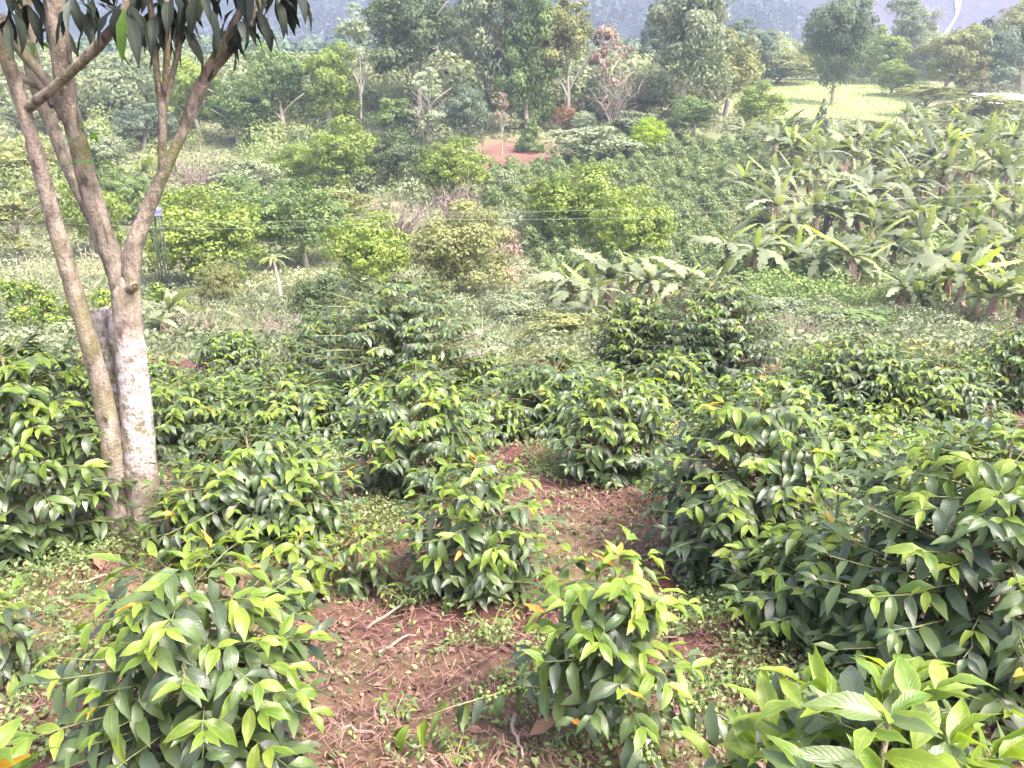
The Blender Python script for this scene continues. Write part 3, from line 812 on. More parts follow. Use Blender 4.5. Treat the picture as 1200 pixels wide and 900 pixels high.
def lobes(rng, kind):
    if kind == 'round':
        return [(0, 0, 1.05, .8, .8, .8)] + [(.5 * math.cos(a), .5 * math.sin(a), .85 + .35 * rng.rand(), .45, .45, .45) for a in rng.rand(7) * 6.28] + [(0, 0, .55, .85, .85, .45)]
    if kind == 'broad':
        return [(.55 * math.cos(a) * rng.uniform(.3, 1.1), .55 * math.sin(a) * rng.uniform(.3, 1.1), rng.uniform(.4, 1.65), .46, .46, .32) for a in rng.rand(12) * 6.28] + [(0, 0, 1.1, .45, .45, .5)]
    if kind == 'tall':
        return [(.35 * math.cos(a), .35 * math.sin(a), z, .42, .42, .3) for a, z in zip(rng.rand(12) * 6.28, np.linspace(.25, 1.75, 12))] + [(0, 0, 1.1, .45, .45, .8)]
    if kind == 'ovoid':
        return [(0, 0, 1.25, .8, .8, .7), (0, 0, .85, .62, .62, .6), (0, 0, .42, .32, .32, .4)] + [(.38 * math.cos(a), .38 * math.sin(a), rng.uniform(.8, 1.6), .5, .5, .4) for a in rng.rand(9) * 6.28]
    if kind == 'umbrella':
        return [(.6 * math.cos(a) * rng.uniform(.2, 1.1), .6 * math.sin(a) * rng.uniform(.2, 1.1), rng.uniform(1.3, 1.75), .4, .4, .18) for a in rng.rand(12) * 6.28]
    if kind == 'loose':
        return [(.7 * math.cos(a) * rng.rand(), .7 * math.sin(a) * rng.rand(), rng.uniform(.35, 1.75), .3, .3, .22) for a in rng.rand(15) * 6.28]
    if kind == 'shrub':
        return [(.5 * math.cos(a), .5 * math.sin(a), rng.uniform(.5, 1.2), .5, .5, .55) for a in rng.rand(7) * 6.28] + [(0, 0, .8, .7, .7, .9)]
    if kind == 'ball':
        return [(0, 0, 1.0, .88, .88, .92)]
    if kind == 'cone':
        return [(0, 0, z, .9 * (1 - z / 2.1), .9 * (1 - z / 2.1), .3) for z in np.linspace(.15, 1.85, 8)]

TP = {}
PAR = {'round': (12500, .066, 95, .22, .0), 'broad': (15000, .058, 120, .20, .3), 'tall': (15000, .058, 120, .20, .3), 'ovoid': (20000, .06, 130, .23, .2),
       'umbrella': (4500, .075, 60, .17, 1.2), 'loose': (4200, .075, 55, .17, .5), 'shrub': (5000, .10, 50, .28, .05), 'ball': (9000, .07, 110, .16, .1), 'cone': (4500, .09, 60, .2, .1)}
def trunk_mesh(kind, rng, bark):
    """trunk with limbs in the unit box of the crown (radius 1, height 2)"""
    parts = []
    mb = MB(); ph = rng.rand() * 6
    ht = {'round': .9, 'broad': 1.1, 'tall': 1.4, 'ovoid': 1.3, 'umbrella': 1.2, 'loose': 1.2, 'shrub': .6, 'ball': .8, 'cone': 1.2}[kind]
    mb.tube([(.05 * math.sin(s * 4 + ph), .05 * math.cos(s * 3 + ph) - .05, s * ht - .08) for s in np.linspace(0, 1, 7)], list(np.linspace(.062, .025, 7)), n=7)
    parts.append(('trunk', mb.mesh('trunk', bark)))
    for k in range(6 if kind != 'shrub' else 3):
        a = ph + k * 2.4; z0 = ht * (.35 + .1 * k)
        mb = MB(); l = rng.uniform(.5, .8)
        mb.tube([(.05 * math.sin(z0 / ht * 4 + ph) + math.cos(a) * l * s, .05 * math.cos(z0 / ht * 3 + ph) - .05 + math.sin(a) * l * s, z0 + l * .9 * s ** .8 - .1 * s) for s in (0, .25, .5, .75, 1)], [.03, .024, .019, .013, .007], n=5)
        parts.append(('limb', mb.mesh('limb', bark)))
    return parts

def tmpl(kind, fkey, var=0):
    k = (kind, fkey, var)
    if k not in TP:
        g = (kind, var)
        if g not in TP:
            rng = np.random.RandomState(hash(kind) % 1 + sum(map(ord, kind)) + var * 31)
            n, sz, nc, ti, upb = PAR[kind]
            TP[g] = (clump_cloud(rng, lobes(rng, kind), n, sz, nc, ti, up=upb * .6 + .12), trunk_mesh(kind, rng, M_BARKG), trunk_mesh(kind, rng, M_BARKP))
        (V, Q, t), tr, trp = TP[g]
        TP[k] = mesh_np('crown', V, Q, tint=t, mats=[M_F[fkey]])
    return TP[k], TP[(kind, var)][1], TP[(kind, var)][2]

def tree_at(px, by, w, h, kind, fkey, label, name='tree', cat='tree', group=None, lift=0.0, var=None, pale=False, limbs=True):
    x, y, z = at(px, by); dp = depth((x, y, z))
    v = int(px) % 2 if var is None else var
    cm, tr, trp = tmpl(kind, fkey, v)
    sx = w * dp / F / 2 / .88; H = h * dp / F * (1.2 if kind == 'round' else 1.08)
    o = empty(name, (x, y, z - .05), label, cat, group, rz=(px * 1.7) % 6.28)
    s = H * (1 - lift) / 1.95
    c = link('crown', cm, o); c.scale = (sx, sx, s); c.location = (0, 0, H * lift)
    for nm, tm in (trp if pale else tr):
        if nm == 'limb' and not limbs: continue
        t_ = link(nm, tm, o)
        if lift: t_.scale = (sx * .8, sx * .8, H / 1.9)
        else: t_.scale = (sx, sx, s)
    return o

GF = 'trees of the wood across the valley'
GM = 'round trees scattered in the valley'
T = [
 # forest at the top, behind
 (492, 152, 128, 175, 'broad', 'dark', 'dark spreading tree whose black branches show in open gaps, top left of centre', dict(lift=.25)),
 (575, 152, 110, 165, 'tall', 'grey', 'tall grey green tree right of the dark spreading one', {}),
 (620, 155, 90, 150, 'tall', 'mid', 'tall mid green tree left of the yellowish one', {}),
 (662, 152, 95, 150, 'broad', 'olive', 'tall yellowish tree with a pale leaning trunk at top centre', dict(lift=.35, pale=True)),
 (712, 152, 70, 110, 'loose', 'pink', 'rusty pink topped half bare tree right of the yellowish one', {}),
 (795, 150, 125, 165, 'broad', 'grey', 'big broad grey green tree right of the rusty topped one', {}),
 (850, 138, 100, 105, 'broad', 'olive', 'yellowish brown loose tree left of the meadow', {}),
 (425, 158, 62, 135, 'loose', 'pale', 'pale leaved tree with a straight white trunk and bare curling branches', dict(lift=.45, pale=True)),
 (385, 160, 80, 100, 'broad', 'bright', 'light green tree left of the white trunked one', {}),
 (335, 165, 95, 105, 'broad', 'mid', 'bushy green tree at the left side of the wood', {}),
 (280, 170, 90, 85, 'broad', 'mid', 'dull green tree with a thin white pole in front, right of the tree fork', {}),
 (235, 165, 80, 90, 'broad', 'bright', 'light green tree seen right behind the slender tree limbs', {}),
 (500, 168, 70, 80, 'loose', 'pale', 'half bare grey tree with leaning thin stems in front of the wood', dict(pale=True)),
 (548, 168, 60, 58, 'round', 'teal', 'blue green bushy tree left of the bare red bank', {}),
 (622, 178, 40, 45, 'cone', 'mid', 'small pointed green tree on the bare red bank', {}),
 (662, 154, 32, 28, 'ball', 'rust', 'small orange brown bush at the foot of the yellowish tree', dict(name='bush', cat='bush')),
 (684, 157, 30, 25, 'ball', 'pale', 'small whitish green bush beside the orange one', dict(name='bush', cat='bush')),
 (705, 152, 50, 52, 'round', 'teal', 'dark green round bush behind the whitish one', dict(name='bush', cat='bush')),
 (740, 165, 60, 36, 'shrub', 'grey', 'low grey green bush left of the lime ball shaped one', dict(name='bush', cat='bush')),
 (759, 186, 48, 43, 'ball', 'lime', 'lime yellow ball shaped bush alone above the coffee field', dict(name='bush', cat='bush')),
 (588, 182, 22, 66, 'loose', 'pink', 'slim pinkish sapling with a white stem on the bare red bank', dict(lift=.45, pale=True)),
 (690, 195, 110, 48, 'shrub', 'grey', 'wide grey green thicket below the orange and whitish bushes', dict(name='bush', cat='bush')),
 # middle band
 (350, 218, 55, 42, 'round', 'bright', 'small yellow green tree highest on the left slope', {}),
 (405, 226, 85, 72, 'round', 'bright', 'rounded tree with yellowing side, left of the dark pair', {}),
 (468, 222, 72, 58, 'round', 'dark', 'dark rounded tree with bright top between two yellow green ones', {}),
 (532, 238, 90, 66, 'round', 'bright', 'yellow green tree just below the bare red bank', {}),
 (300, 235, 90, 50, 'shrub', 'grey', 'greyish shrub mass above the big tree on the left slope', dict(name='bush', cat='bush')),
 (290, 275, 70, 60, 'round', 'mid', 'round green tree half hidden by the big one on the left slope', {}),
 (243, 335, 140, 98, 'round', 'bright', 'biggest bright tree on the left slope, right of the tree fork', {}),
 (352, 312, 120, 88, 'round', 'mid', 'broad green tree right of the biggest bright one', {}),
 (436, 348, 110, 88, 'round', 'bright', 'bright domed tree in the valley right of the papaya', {}),
 (375, 385, 60, 72, 'shrub', 'dark', 'dark shrub at the left foot of the bright domed tree', dict(name='bush', cat='bush')),
 (400, 270, 90, 50, 'shrub', 'olive', 'olive shrub between the broad tree and the bare pinkish bush', dict(name='bush', cat='bush')),
 (545, 352, 120, 98, 'round', 'yellow', 'yellowing tree in the middle of the valley mixed with dry pink twigs', {}),
 (592, 345, 60, 75, 'loose', 'pink', 'dry pink brown bush against the right side of the yellowing tree', dict(name='bush', cat='bush')),
 (605, 380, 70, 40, 'shrub', 'grey', 'grey green bush under the yellowing tree', dict(name='bush', cat='bush')),
 (680, 296, 120, 90, 'round', 'bright', 'larger of the two yellow green trees in the coffee field', {}),
 (738, 318, 92, 82, 'round', 'bright', 'smaller yellow green tree overlapping the larger in the coffee field', dict(var=1)),
 (258, 360, 50, 52, 'ball', 'olive', 'small yellow green ball shaped shrub above the dry grass, left of the papaya', dict(name='bush', cat='bush')),
 (25, 305, 110, 85, 'loose', 'olive', 'thin olive tree at the left edge behind the leaning stem', {}),
 (110, 300, 90, 100, 'broad', 'bright', 'bright leafy tree seen between the two leaning tree stems', {}),
 (150, 260, 70, 70, 'broad', 'mid', 'green tree seen inside the fork of the whitewashed tree', {}),
 (120, 215, 90, 70, 'broad', 'grey', 'hazy grey tree above the fork of the whitewashed tree', {}),
 (25, 225, 90, 60, 'shrub', 'olive', 'olive bush at the left edge below the hazy slope', dict(name='bush', cat='bush')),
 (170, 175, 80, 60, 'broad', 'teal', 'blue green tree seen through the upper tree fork', {}),
 (40, 165, 90, 60, 'broad', 'grey', 'hazy tree behind the leaning stem near the left edge', {}),
 (455, 408, 70, 38, 'shrub', 'olive', 'low olive bush behind the tallest dark coffee shrub', dict(name='bush', cat='bush')),
 (660, 410, 110, 46, 'shrub', 'olive', 'low scrubby bush left of the middle banana clump', dict(name='bush', cat='bush')),
 (900, 385, 90, 40, 'shrub', 'grey', 'low grey scrub behind the tall dark coffee shrub', dict(name='bush', cat='bush')),
 (1000, 392, 120, 30, 'shrub', 'mid', 'low dark scrub at the foot of the front banana plants', dict(name='bush', cat='bush')),
 # right, round the meadow
 (974, 124, 80, 106, 'ovoid', 'dark', 'tall egg shaped tree standing alone on the bright meadow', dict(lift=.04)),
 (960, 168, 26, 48, 'cone', 'teal', 'small narrow grey green tree in front of the egg shaped one', {}),
 (886, 152, 62, 46, 'round', 'bright', 'rounded green tree at the lower left corner of the meadow', {}),
 (910, 98, 90, 34, 'shrub', 'yellow', 'yellow green hedge of bushes along the back left of the meadow', dict(name='bush', cat='bush')),
 (1022, 98, 76, 70, 'broad', 'bright', 'light tree just right of the egg shaped one behind the meadow', {}),
 (1066, 98, 76, 84, 'tall', 'grey', 'pointed grey green tree behind the meadow', {}),
 (1105, 116, 92, 76, 'broad', 'olive', 'olive tree behind the right end of the meadow', {}),
 (1150, 112, 104, 92, 'broad', 'teal', 'dark leaved tree right of the olive one under the waterfall', {}),
 (1195, 108, 90, 100, 'broad', 'olive', 'yellowish tree cut by the right edge above the white roof', {}),
 (1085, 138, 90, 34, 'umbrella', 'olive', 'flat topped spreading tree at the lower right of the meadow', {}),
 (1045, 112, 50, 34, 'round', 'bright', 'small light bush on the back edge of the meadow', dict(name='bush', cat='bush')),
 (1160, 148, 110, 38, 'shrub', 'olive', 'low bush in front of the white roof', dict(name='bush', cat='bush')),
 (930, 154, 60, 18, 'shrub', 'grey', 'low scrub on the front edge of the meadow', dict(name='bush', cat='bush')),
 (1020, 156, 60, 16, 'shrub', 'olive', 'low scrub between meadow and banana plants', dict(name='bush', cat='bush')),
 (815, 165, 70, 50, 'broad', 'mid', 'green tree at the right foot of the big broad grey one', {}),
 (870, 100, 90, 80, 'broad', 'teal', 'blue green tree behind the yellowish brown one', {}),
 (765, 120, 60, 90, 'tall', 'teal', 'shadowy tree behind the gap beside the big broad one', {}),
 (540, 130, 60, 120, 'tall', 'dark', 'shadowy tree filling the wood behind the dark spreading one', {}),
 (460, 165, 60, 50, 'shrub', 'mid', 'green undergrowth right of the white trunk', dict(name='bush', cat='bush')),
]
for px, by, w, h, kind, fk, lab, kw in T:
    kw = dict(kw); g = GF if by < 170 and 'name' not in kw else (GM if 'name' not in kw else 'bushes scattered over the valley')
    tree_at(px, by, w, h, kind, fk, lab, group=g, **kw)

# ------------------------------------------------------------------ bare dry bushes
def bare_bush(px, by, w, h, label, seed, n=26, mat=None):
    x, y, z = at(px, by); dp = depth((x, y, z)); rng = random.Random(seed)
    o = empty('bare_bush', (x, y, z - .05), label, 'bush', 'leafless bushes')
    Wm = w * dp / F / 2; Hm = h * dp / F
    th = 0.5 * dp / F
    for k in range(n):
        mb = MB()
        a = rng.random() * 6.28; r = rng.random() ** .5
        tip = np.array([math.cos(a) * Wm * r, math.sin(a) * Wm * r, Hm * rng.uniform(.6, 1) * (1.1 - .5 * r)])
        b = np.array([rng.gauss(0, .12) * Wm, rng.gauss(0, .12) * Wm, 0])
        pts = [b * (1 - s) + tip * s + np.array([rng.gauss(0, .03) * Wm, rng.gauss(0, .03) * Wm, .1 * Hm * math.sin(s * PI)]) for s in (0, .25, .5, .75, 1)]
        mb.tube(pts, [th * 2, th * 1.6, th * 1.2, th * .9, th * .5], n=4, t=rng.random())
        for j in range(7):
            s0 = pts[1 + j % 4]; d = np.array([rng.gauss(0, 1), rng.gauss(0, 1), abs(rng.gauss(0, 1)) + .3]); d /= np.linalg.norm(d)
            l = Hm * rng.uniform(.15, .32)
            mb.tube([s0, s0 + d * l * .5 + np.array([0, 0, .02]), s0 + d * l], [th, th * .7, th * .4], n=3, t=rng.random(), cap=False)
        mb.build('branch', mat or M_DRYTWIG, o)
    return o
bare_bush(240, 232, 100, 55, 'mass of dry leafless twigs on the left slope above the biggest bright tree', 1, 34)
bare_bush(468, 285, 90, 62, 'grey bare twiggy bush between the broad tree and yellowing tree', 2, 30)
bare_bush(535, 268, 70, 60, 'pinkish bare bush on top of the yellowing tree', 3, 26)
bare_bush(345, 405, 110, 45, 'dry leafless scrub above the back row of coffee at left', 4, 34)
bare_bush(230, 415, 90, 55, 'dry pale scrub right of the whitewashed trunk', 5, 30)
bare_bush(560, 432, 70, 60, 'thin bare sapling twigs standing in the grass gap', 6, 14, M_BARKP)
bare_bush(930, 405, 100, 45, 'dry twiggy scrub between the coffee and the banana plants', 7, 30)
bare_bush(505, 168, 60, 60, 'leaning bare stems in front of the wood', 8, 16, M_BARKP)
bare_bush(720, 160, 60, 90, 'hanging bare twigs below the rusty topped tree', 9, 11)

# ------------------------------------------------------------------ banana plants
def banana_leaf(name, mat, seed, droop, w=.15, twist=0.0, torn=True):
    rng = np.random.RandomState(seed); V = []; uv = []; nl_ = 13
    for i in range(nl_ + 1):
        t = i / nl_
        ww = w * (.1 if i == 0 else math.sin(PI * min(.999, .08 + t * .9)) ** .55)
        if torn and i % 2 and 1 < i: ww *= rng.uniform(.40, .8)
        a = droop * t * 1.3
        cx = math.sin(a) / droop / 1.3 if droop > .05 else t
        cz = -(1 - math.cos(a)) / droop / 1.3 if droop > .05 else 0
        for k, s in enumerate((-1, 0, 1)):
            V.append((cx, s * ww * math.cos(twist * t), cz + (abs(s) * -ww * rng.uniform(.15, .45)) + s * ww * math.sin(twist * t)))
            uv.append((t, .5 + .5 * s))
    Fq = [(i * 3 + k, (i + 1) * 3 + k, (i + 1) * 3 + k + 1, i * 3 + k + 1) for i in range(nl_) for k in range(2)]
    return mesh_np(name, V, Fq, uv=uv, mats=[mat])
BL = [banana_leaf('banana_leaf', M_BAN, k, d, w=.108 + .02 * (k % 3), twist=(-.5, .4, 0, .8, -.9)[k]) for k, d in enumerate((.6, 1.0, 1.4, 1.8, .8))]
BLY = [banana_leaf('banana_leaf', M_BANY, 9 + k, d, w=.085) for k, d in enumerate((.2, .6, .9))]
BLD = [banana_leaf('banana_leaf', M_BAND, 15 + k, d, w=.10, twist=.6) for k, d in enumerate((1.2, 1.6, .9))]
def banana_proto(seed, loc, label, group, yellow=.2, ndead=4, s=1.0):
    rng = random.Random(seed)
    o = empty('banana_plant', loc, label, 'banana plant', group)
    ns = rng.choice((1, 2, 2, 3))
    for c in range(ns):
        bx, by = (0, 0) if c == 0 else (rng.uniform(-.7, .7), rng.uniform(-.7, .7))
        hs = rng.uniform(1.3, 1.9) * (1 if c == 0 else .7)
        lx, ly = rng.uniform(-.2, .2), rng.uniform(-.2, .2)
        mb = MB(); mb.tube([(bx + lx * s_, by + ly * s_, hs * s_ - .1) for s_ in (0, .25, .5, .75, 1)], [.11, .095, .085, .07, .05], n=8)
        mb.build('stem', M_BANSTEM, o)
        top = Vector((bx + lx, by + ly, hs - .1))
        n = rng.randint(11, 14) if c == 0 else rng.randint(7, 9)
        for k in range(n):
            a = k * 2.4 + seed + c; e = rng.uniform(.15, 1.35)
            L = Vector((math.cos(a) * math.cos(e), math.sin(a) * math.cos(e), math.sin(e)))
            me_ = BLY[rng.randrange(3)] if rng.random() < yellow else BL[rng.randrange(5)]
            link('leaf', me_, o, None, frame(L, UPV + Vector((rng.gauss(0, .3), rng.gauss(0, .3), 0)), top, rng.uniform(1.25, 2.15) * (1 if c == 0 else .8)))
        for k in range(ndead if c == 0 else 2):
            a = rng.random() * 6.28
            L = Vector((math.cos(a) * .35, math.sin(a) * .35, -rng.uniform(.5, 1.2)))
            link('dead_leaf', BLD[rng.randrange(3)], o, None, frame(L, Vector((math.cos(a), math.sin(a), .3)), top - Vector((0, 0, rng.uniform(0, .3))), rng.uniform(1.0, 1.7)))
    return o

ORD = ['first', 'second', 'third', 'fourth', 'fifth', 'sixth', 'seventh', 'eighth', 'ninth', 'tenth', 'eleventh', 'twelfth', 'thirteenth', 'fourteenth', 'fifteenth', 'sixteenth', 'seventeenth']
ROWS = [
 ('the lowest row at the valley floor', [(1150, 388, 118), (1195, 385, 112), (1060, 372, 100), (1105, 366, 100)]),
 ('the row above the lowest', [(880, 335, 100), (925, 332, 108), (958, 338, 92), (1000, 342, 84), (1045, 330, 80), (1090, 322, 76), (1140, 330, 82), (1185, 322, 80)]),
 ('the third row up the slope', [(905, 290, 78), (945, 285, 80), (985, 282, 78), (1030, 288, 76), (1075, 280, 74), (1120, 286, 76), (1160, 278, 72), (1196, 282, 74)]),
 ('the middle row of the slope', [(900, 246, 66), (1000, 240, 66), (1040, 245, 68), (1080, 238, 68), (1125, 244, 70), (1170, 240, 72)]),
 ('the row with brown skirts halfway up', [(905, 206, 62), (955, 215, 62), (990, 205, 56), (1035, 208, 58), (1070, 200, 56), (1110, 212, 62), (1150, 206, 62), (1190, 210, 64)]),
 ('the second highest row', [(895, 182, 42), (985, 184, 44), (1025, 178, 44), (1065, 174, 46), (1105, 180, 50), (1145, 176, 50), (1185, 180, 52)]),
 ('the highest row under the trees', [(820, 172, 28), (1060, 152, 34), (1090, 158, 36), (1125, 156, 36), (1160, 160, 38), (1195, 158, 38)]),
]
GB = 'banana plants on the slope at right'
protos = []
XTRA = [[1125, 1175], [850, 905, 980, 1025, 1070, 1115, 1165], [925, 965, 1008, 1052, 1098, 1140, 1182], [870, 925, 950, 975, 1020, 1060, 1100, 1150, 1192], [930, 970, 1015, 1052, 1090, 1132, 1172], [870, 920, 950, 1005, 1045, 1085, 1125, 1165], [1075, 1108, 1142, 1178]]
rx = random.Random(6)
for ri, (rn, pl) in enumerate(ROWS):
    my_ = sum(p_[1] for p_ in pl[-3:]) / 3; mh_ = sum(p_[2] for p_ in pl[-3:]) / 3
    pl = sorted(pl + [(q_, my_ + rx.uniform(-9, 9), mh_ * rx.uniform(.85, 1.05)) for q_ in XTRA[ri]])
    for i, (px, by, hp) in enumerate(pl):
        x, y, z = at(px, by); sc_ = hp * depth((x, y, z)) / F / 3.2
        side = f'{ORD[i]} from the left in {rn}'
        lab = f'banana plant {side}'
        if len(protos) < 12:
            o = banana_proto(len(protos) + 3, (x, y, z), lab, GB, yellow=(.05, .3, .12, .08)[len(protos) % 4], ndead=(8, 12, 7, 12)[len(protos) % 4]); protos.append(o)
        else:
            o = copy_tree(protos[(i * 5 + ri * 7) % 12]); o['label'] = lab; o.location = (x, y, z)
        sc_ *= rx.uniform(.78, 1.22); o.rotation_euler = (rx.uniform(-.12, .12), rx.uniform(-.12, .12), (px * 3.3) % 6.28); o.scale = (sc_ * rx.uniform(.9, 1.15), sc_, sc_ * rx.uniform(.85, 1.05))
for px, by, hp, lab in [(670, 372, 80, 'banana plant with a fallen brown leaf at the left end of the middle clump'), (712, 368, 78, 'banana plant in the centre of the middle clump'),
                        (755, 372, 76, 'pale banana plant right of centre in the middle clump'), (800, 372, 74, 'banana plant at the right end of the middle clump'), (838, 362, 62, 'small banana plant alone left of the banana slope'),
                        (200, 398, 62, 'small lone banana plant in the dry scrub right of the whitewashed trunk'), (168, 235, 50, 'silvery banana plant seen inside the tree fork'), (70, 262, 60, 'banana plant behind the leaning tree stem at left'),
                        (735, 350, 60, 'young banana plant behind the middle clump'), (690, 382, 66, 'banana plant with brown skirt in front of the middle clump'), (775, 360, 74, 'banana plant behind the pale one in the middle clump'), (650, 360, 50, 'small banana plant leaning out left of the middle clump'), (820, 384, 50, 'low banana shoot in front of the right end of the middle clump')]:
    x, y, z = at(px, by); sc_ = hp * depth((x, y, z)) / F / 2.75
    o = copy_tree(protos[int(px) % 8]); o['label'] = lab; o['group'] = 'banana plants away from the slope'; o.location = (x, y, z); o.rotation_euler = (0, 0, px % 6.28); o.scale = (sc_,) * 3

# ------------------------------------------------------------------ papaya
x, y, z = at(330, 358); dp = depth((x, y, z)); H = 58 * dp / F
pap = empty('papaya_tree', (x, y, z), 'slim papaya tree with a pale bare trunk and a tuft of leaves on top', 'tree')
mb = MB(); mb.tube([(-.12 * s * s - .05 * s, 0, s * H - .05) for s in np.linspace(0, 1, 7)], list(np.linspace(.10, .05, 7)), n=8); mb.build('trunk', M_BARKP, pap)
rng = random.Random(3); ptop = Vector((-.17, 0, H - .05))
for k in range(12):
    a = k * 2.4; L = Vector((math.cos(a), math.sin(a), rng.uniform(-.5, .7)))
    link('leaf', BLY[k % 3] if k % 3 else BL[1], pap, None, frame(L, UPV, ptop, rng.uniform(.75, 1.0)))

# ------------------------------------------------------------------ the coffee field on the far slope
rng = np.random.RandomState(12)
FS = []
for k in range(4):
    V, Q, t = clump_cloud(rng, [(0, 0, .5, .55, .55, .5), (.15, .1, .9, .35, .35, .4)], 1300, .11, 34, .26, up=.4)
    FS.append(mesh_np('field_shrub', V, Q, tint=t, mats=[M_F['coffee']]))
avoid = [at(t_[0], t_[1])[:2] + (t_[2] * .4 * depth(at(t_[0], t_[1])) / F,) for t_ in T]
cnt = 0
for ri in range(22):
    y0 = 36.5 + ri * 1.75
    for ci_ in range(-30, 34):
        xx = ci_ * 1.45 + (ri % 2) * .5 + rng.normal() * .12; yy = y0 + .25 * xx * .3 + rng.normal() * .15
        zz = hz(xx, yy)
        px = 600 + F * xx / depth((xx, yy, zz)); v_ = (yy * math.sin(PITCH) + zz * math.cos(PITCH)) / depth((xx, yy, zz)); py = 450 - F * v_
        lim_l = 555 if py < 250 else 620
        if not (lim_l < px < 905 and 175 < py < 345): continue
        if px > 860 and (int(py) % 3): continue
        if any(math.hypot(xx - a, yy - b) < r for a, b, r in avoid + [(at(592, 176)[0], at(592, 176)[1] - 3, 5.5)]): continue
        if cnt >= 290: continue
        s = rng.uniform(.75, 1.15) * 1.25
        o = link('field_coffee_shrub', FS[rng.randint(4)]); o.location = (xx, yy, zz - .05); o.scale = (s, s, s * 1.05); o.rotation_euler = (0, 0, rng.rand() * 6.28)
        tag(o, 'small dark coffee shrub in the rows of the far hillside field', 'coffee shrub', 'coffee shrubs in the rows of the far field'); cnt += 1
print('field shrubs', cnt)

# ------------------------------------------------------------------ yellow green vines on poles, far left
GV = 'vines climbing poles at the left'
VC = [(22, 395, 70, 'leftmost vine covered pole'), (60, 402, 62, 'tall vine covered pole left of the leaning stem'), (95, 400, 56, 'vine covered pole just behind the leaning stem'),
      (128, 398, 60, 'vine covered pole in the gap between the stems'), (42, 378, 50, 'far vine covered pole near the left edge'), (190, 372, 40, 'vine covered pole right of the tree fork')]
for px, by, hp, lab in VC:
    x, y, z = at(px, by); dp = depth((x, y, z)); H = hp * dp / F; rng = np.random.RandomState(px)
    o = empty('vine_on_pole', (x, y, z), lab + ', yellow green', 'vine', GV)
    mb = MB(); mb.tube([(0, 0, -.1), (0, 0, H * 1.02)], .03, n=6); mb.build('pole', M_BARKP, o)
    V, Q, t = clump_cloud(rng, [(0, 0, H * .5, .32, .32, H * .5), (.3, 0, H * .25, .6, .4, H * .25), (0, 0, H * .8, .22, .22, H * .2)], 1500, .13, 40, .3, up=.4)
    link('foliage', mesh_np('vine_foliage', V, Q, tint=t, mats=[M_F['bright']]), o)

# thin pale stakes in the plot at the far left
i = 0
for px, by, hp in [(8, 338, 36), (24, 342, 40), (38, 335, 34), (52, 340, 38), (98, 318, 32), (104, 330, 40), (112, 322, 30), (118, 316, 34)]:
    x, y, z = at(px, by); H = hp * depth((x, y, z)) / F
    mb = MB(); mb.tube([(0, 0, -.1), (.03, 0, H * .5), (.08 * (1 if i % 2 else -1), 0, H)], [.022, .02, .016], n=6)
    o = mb.build('stake', M_BARKG); o.location = (x, y, z)
    tag(o, 'thin pale wooden stake in the weedy plot beyond the leaning stem', 'stake', 'pale stakes in the plot at left'); i += 1

# ------------------------------------------------------------------ wires, tank, roof, poles
def wire(pts, lab):
    P = [at_y(px, py, d) for px, py, d in pts]
    mb = MB(); out = []
    for a, b in zip(P[:-1], P[1:]):
        for k in range(10):
            s = k / 10; out.append(tuple(a.lerp(b, s) - Vector((0, 0, .25 * math.sin(PI * s)))))
    out.append(tuple(P[-1]))
    mb.tube(out, .0042, n=5)
    tag(mb.build('overhead_wire', plain_mat('pale_wire', (.30, .31, .30), None, .5)), lab, 'wire', 'two overhead wires')
wire([(-500, 268, 30), (80, 262, 30), (500, 257, 30), (1000, 234, 30), (1700, 190, 32)], 'lower of the two thin wires strung across the valley')
wire([(-500, 262, 31), (80, 256, 31), (500, 249, 31), (1000, 222, 31), (1700, 170, 33)], 'upper of the two thin wires strung across the valley')

x, y, z = at(196, 352); dp = depth((x, y, z)); s = dp / F; hs_ = 98 * s
M_POST = plain_mat('dark_post', (.035, .04, .025))
tank = empty('water_tank', (x, y, z), 'small blue grey water tank on a stand, beyond the right limb of the forked tree', 'water tank')
mb = MB(); w_ = 6.5 * s
rr = [(0, 1.0), (.15, 1.03), (.2, 1.0), (.5, 1.0), (.55, 1.03), (.9, 1.0), (1.0, .9)]
mb.tube([(0, 0, hs_ + h_ * 9 * s) for h_, r_ in rr], [w_ * r_ for h_, r_ in rr], n=16)
mb.build('tank_body', plain_mat('blue_grey_plastic', (.13, .13, .24), None, .5), tank)
mb = MB(); mb.tube([(0, 0, hs_ + 9 * s), (0, 0, hs_ + 9.9 * s)], [w_ * .5, w_ * .45], n=12); mb.build('lid', plain_mat('pale_plastic', (.2, .2, .32), None, .5), tank)
for dx in (-1, 1):
    for dy in (-1, 1):
        mb = MB(); mb.box((dx * w_ * .6 - .022, dy * w_ * .6 - .022, -.2), (dx * w_ * .6 + .022, dy * w_ * .6 + .022, hs_ - .004)); mb.build('leg', M_POST, tank)

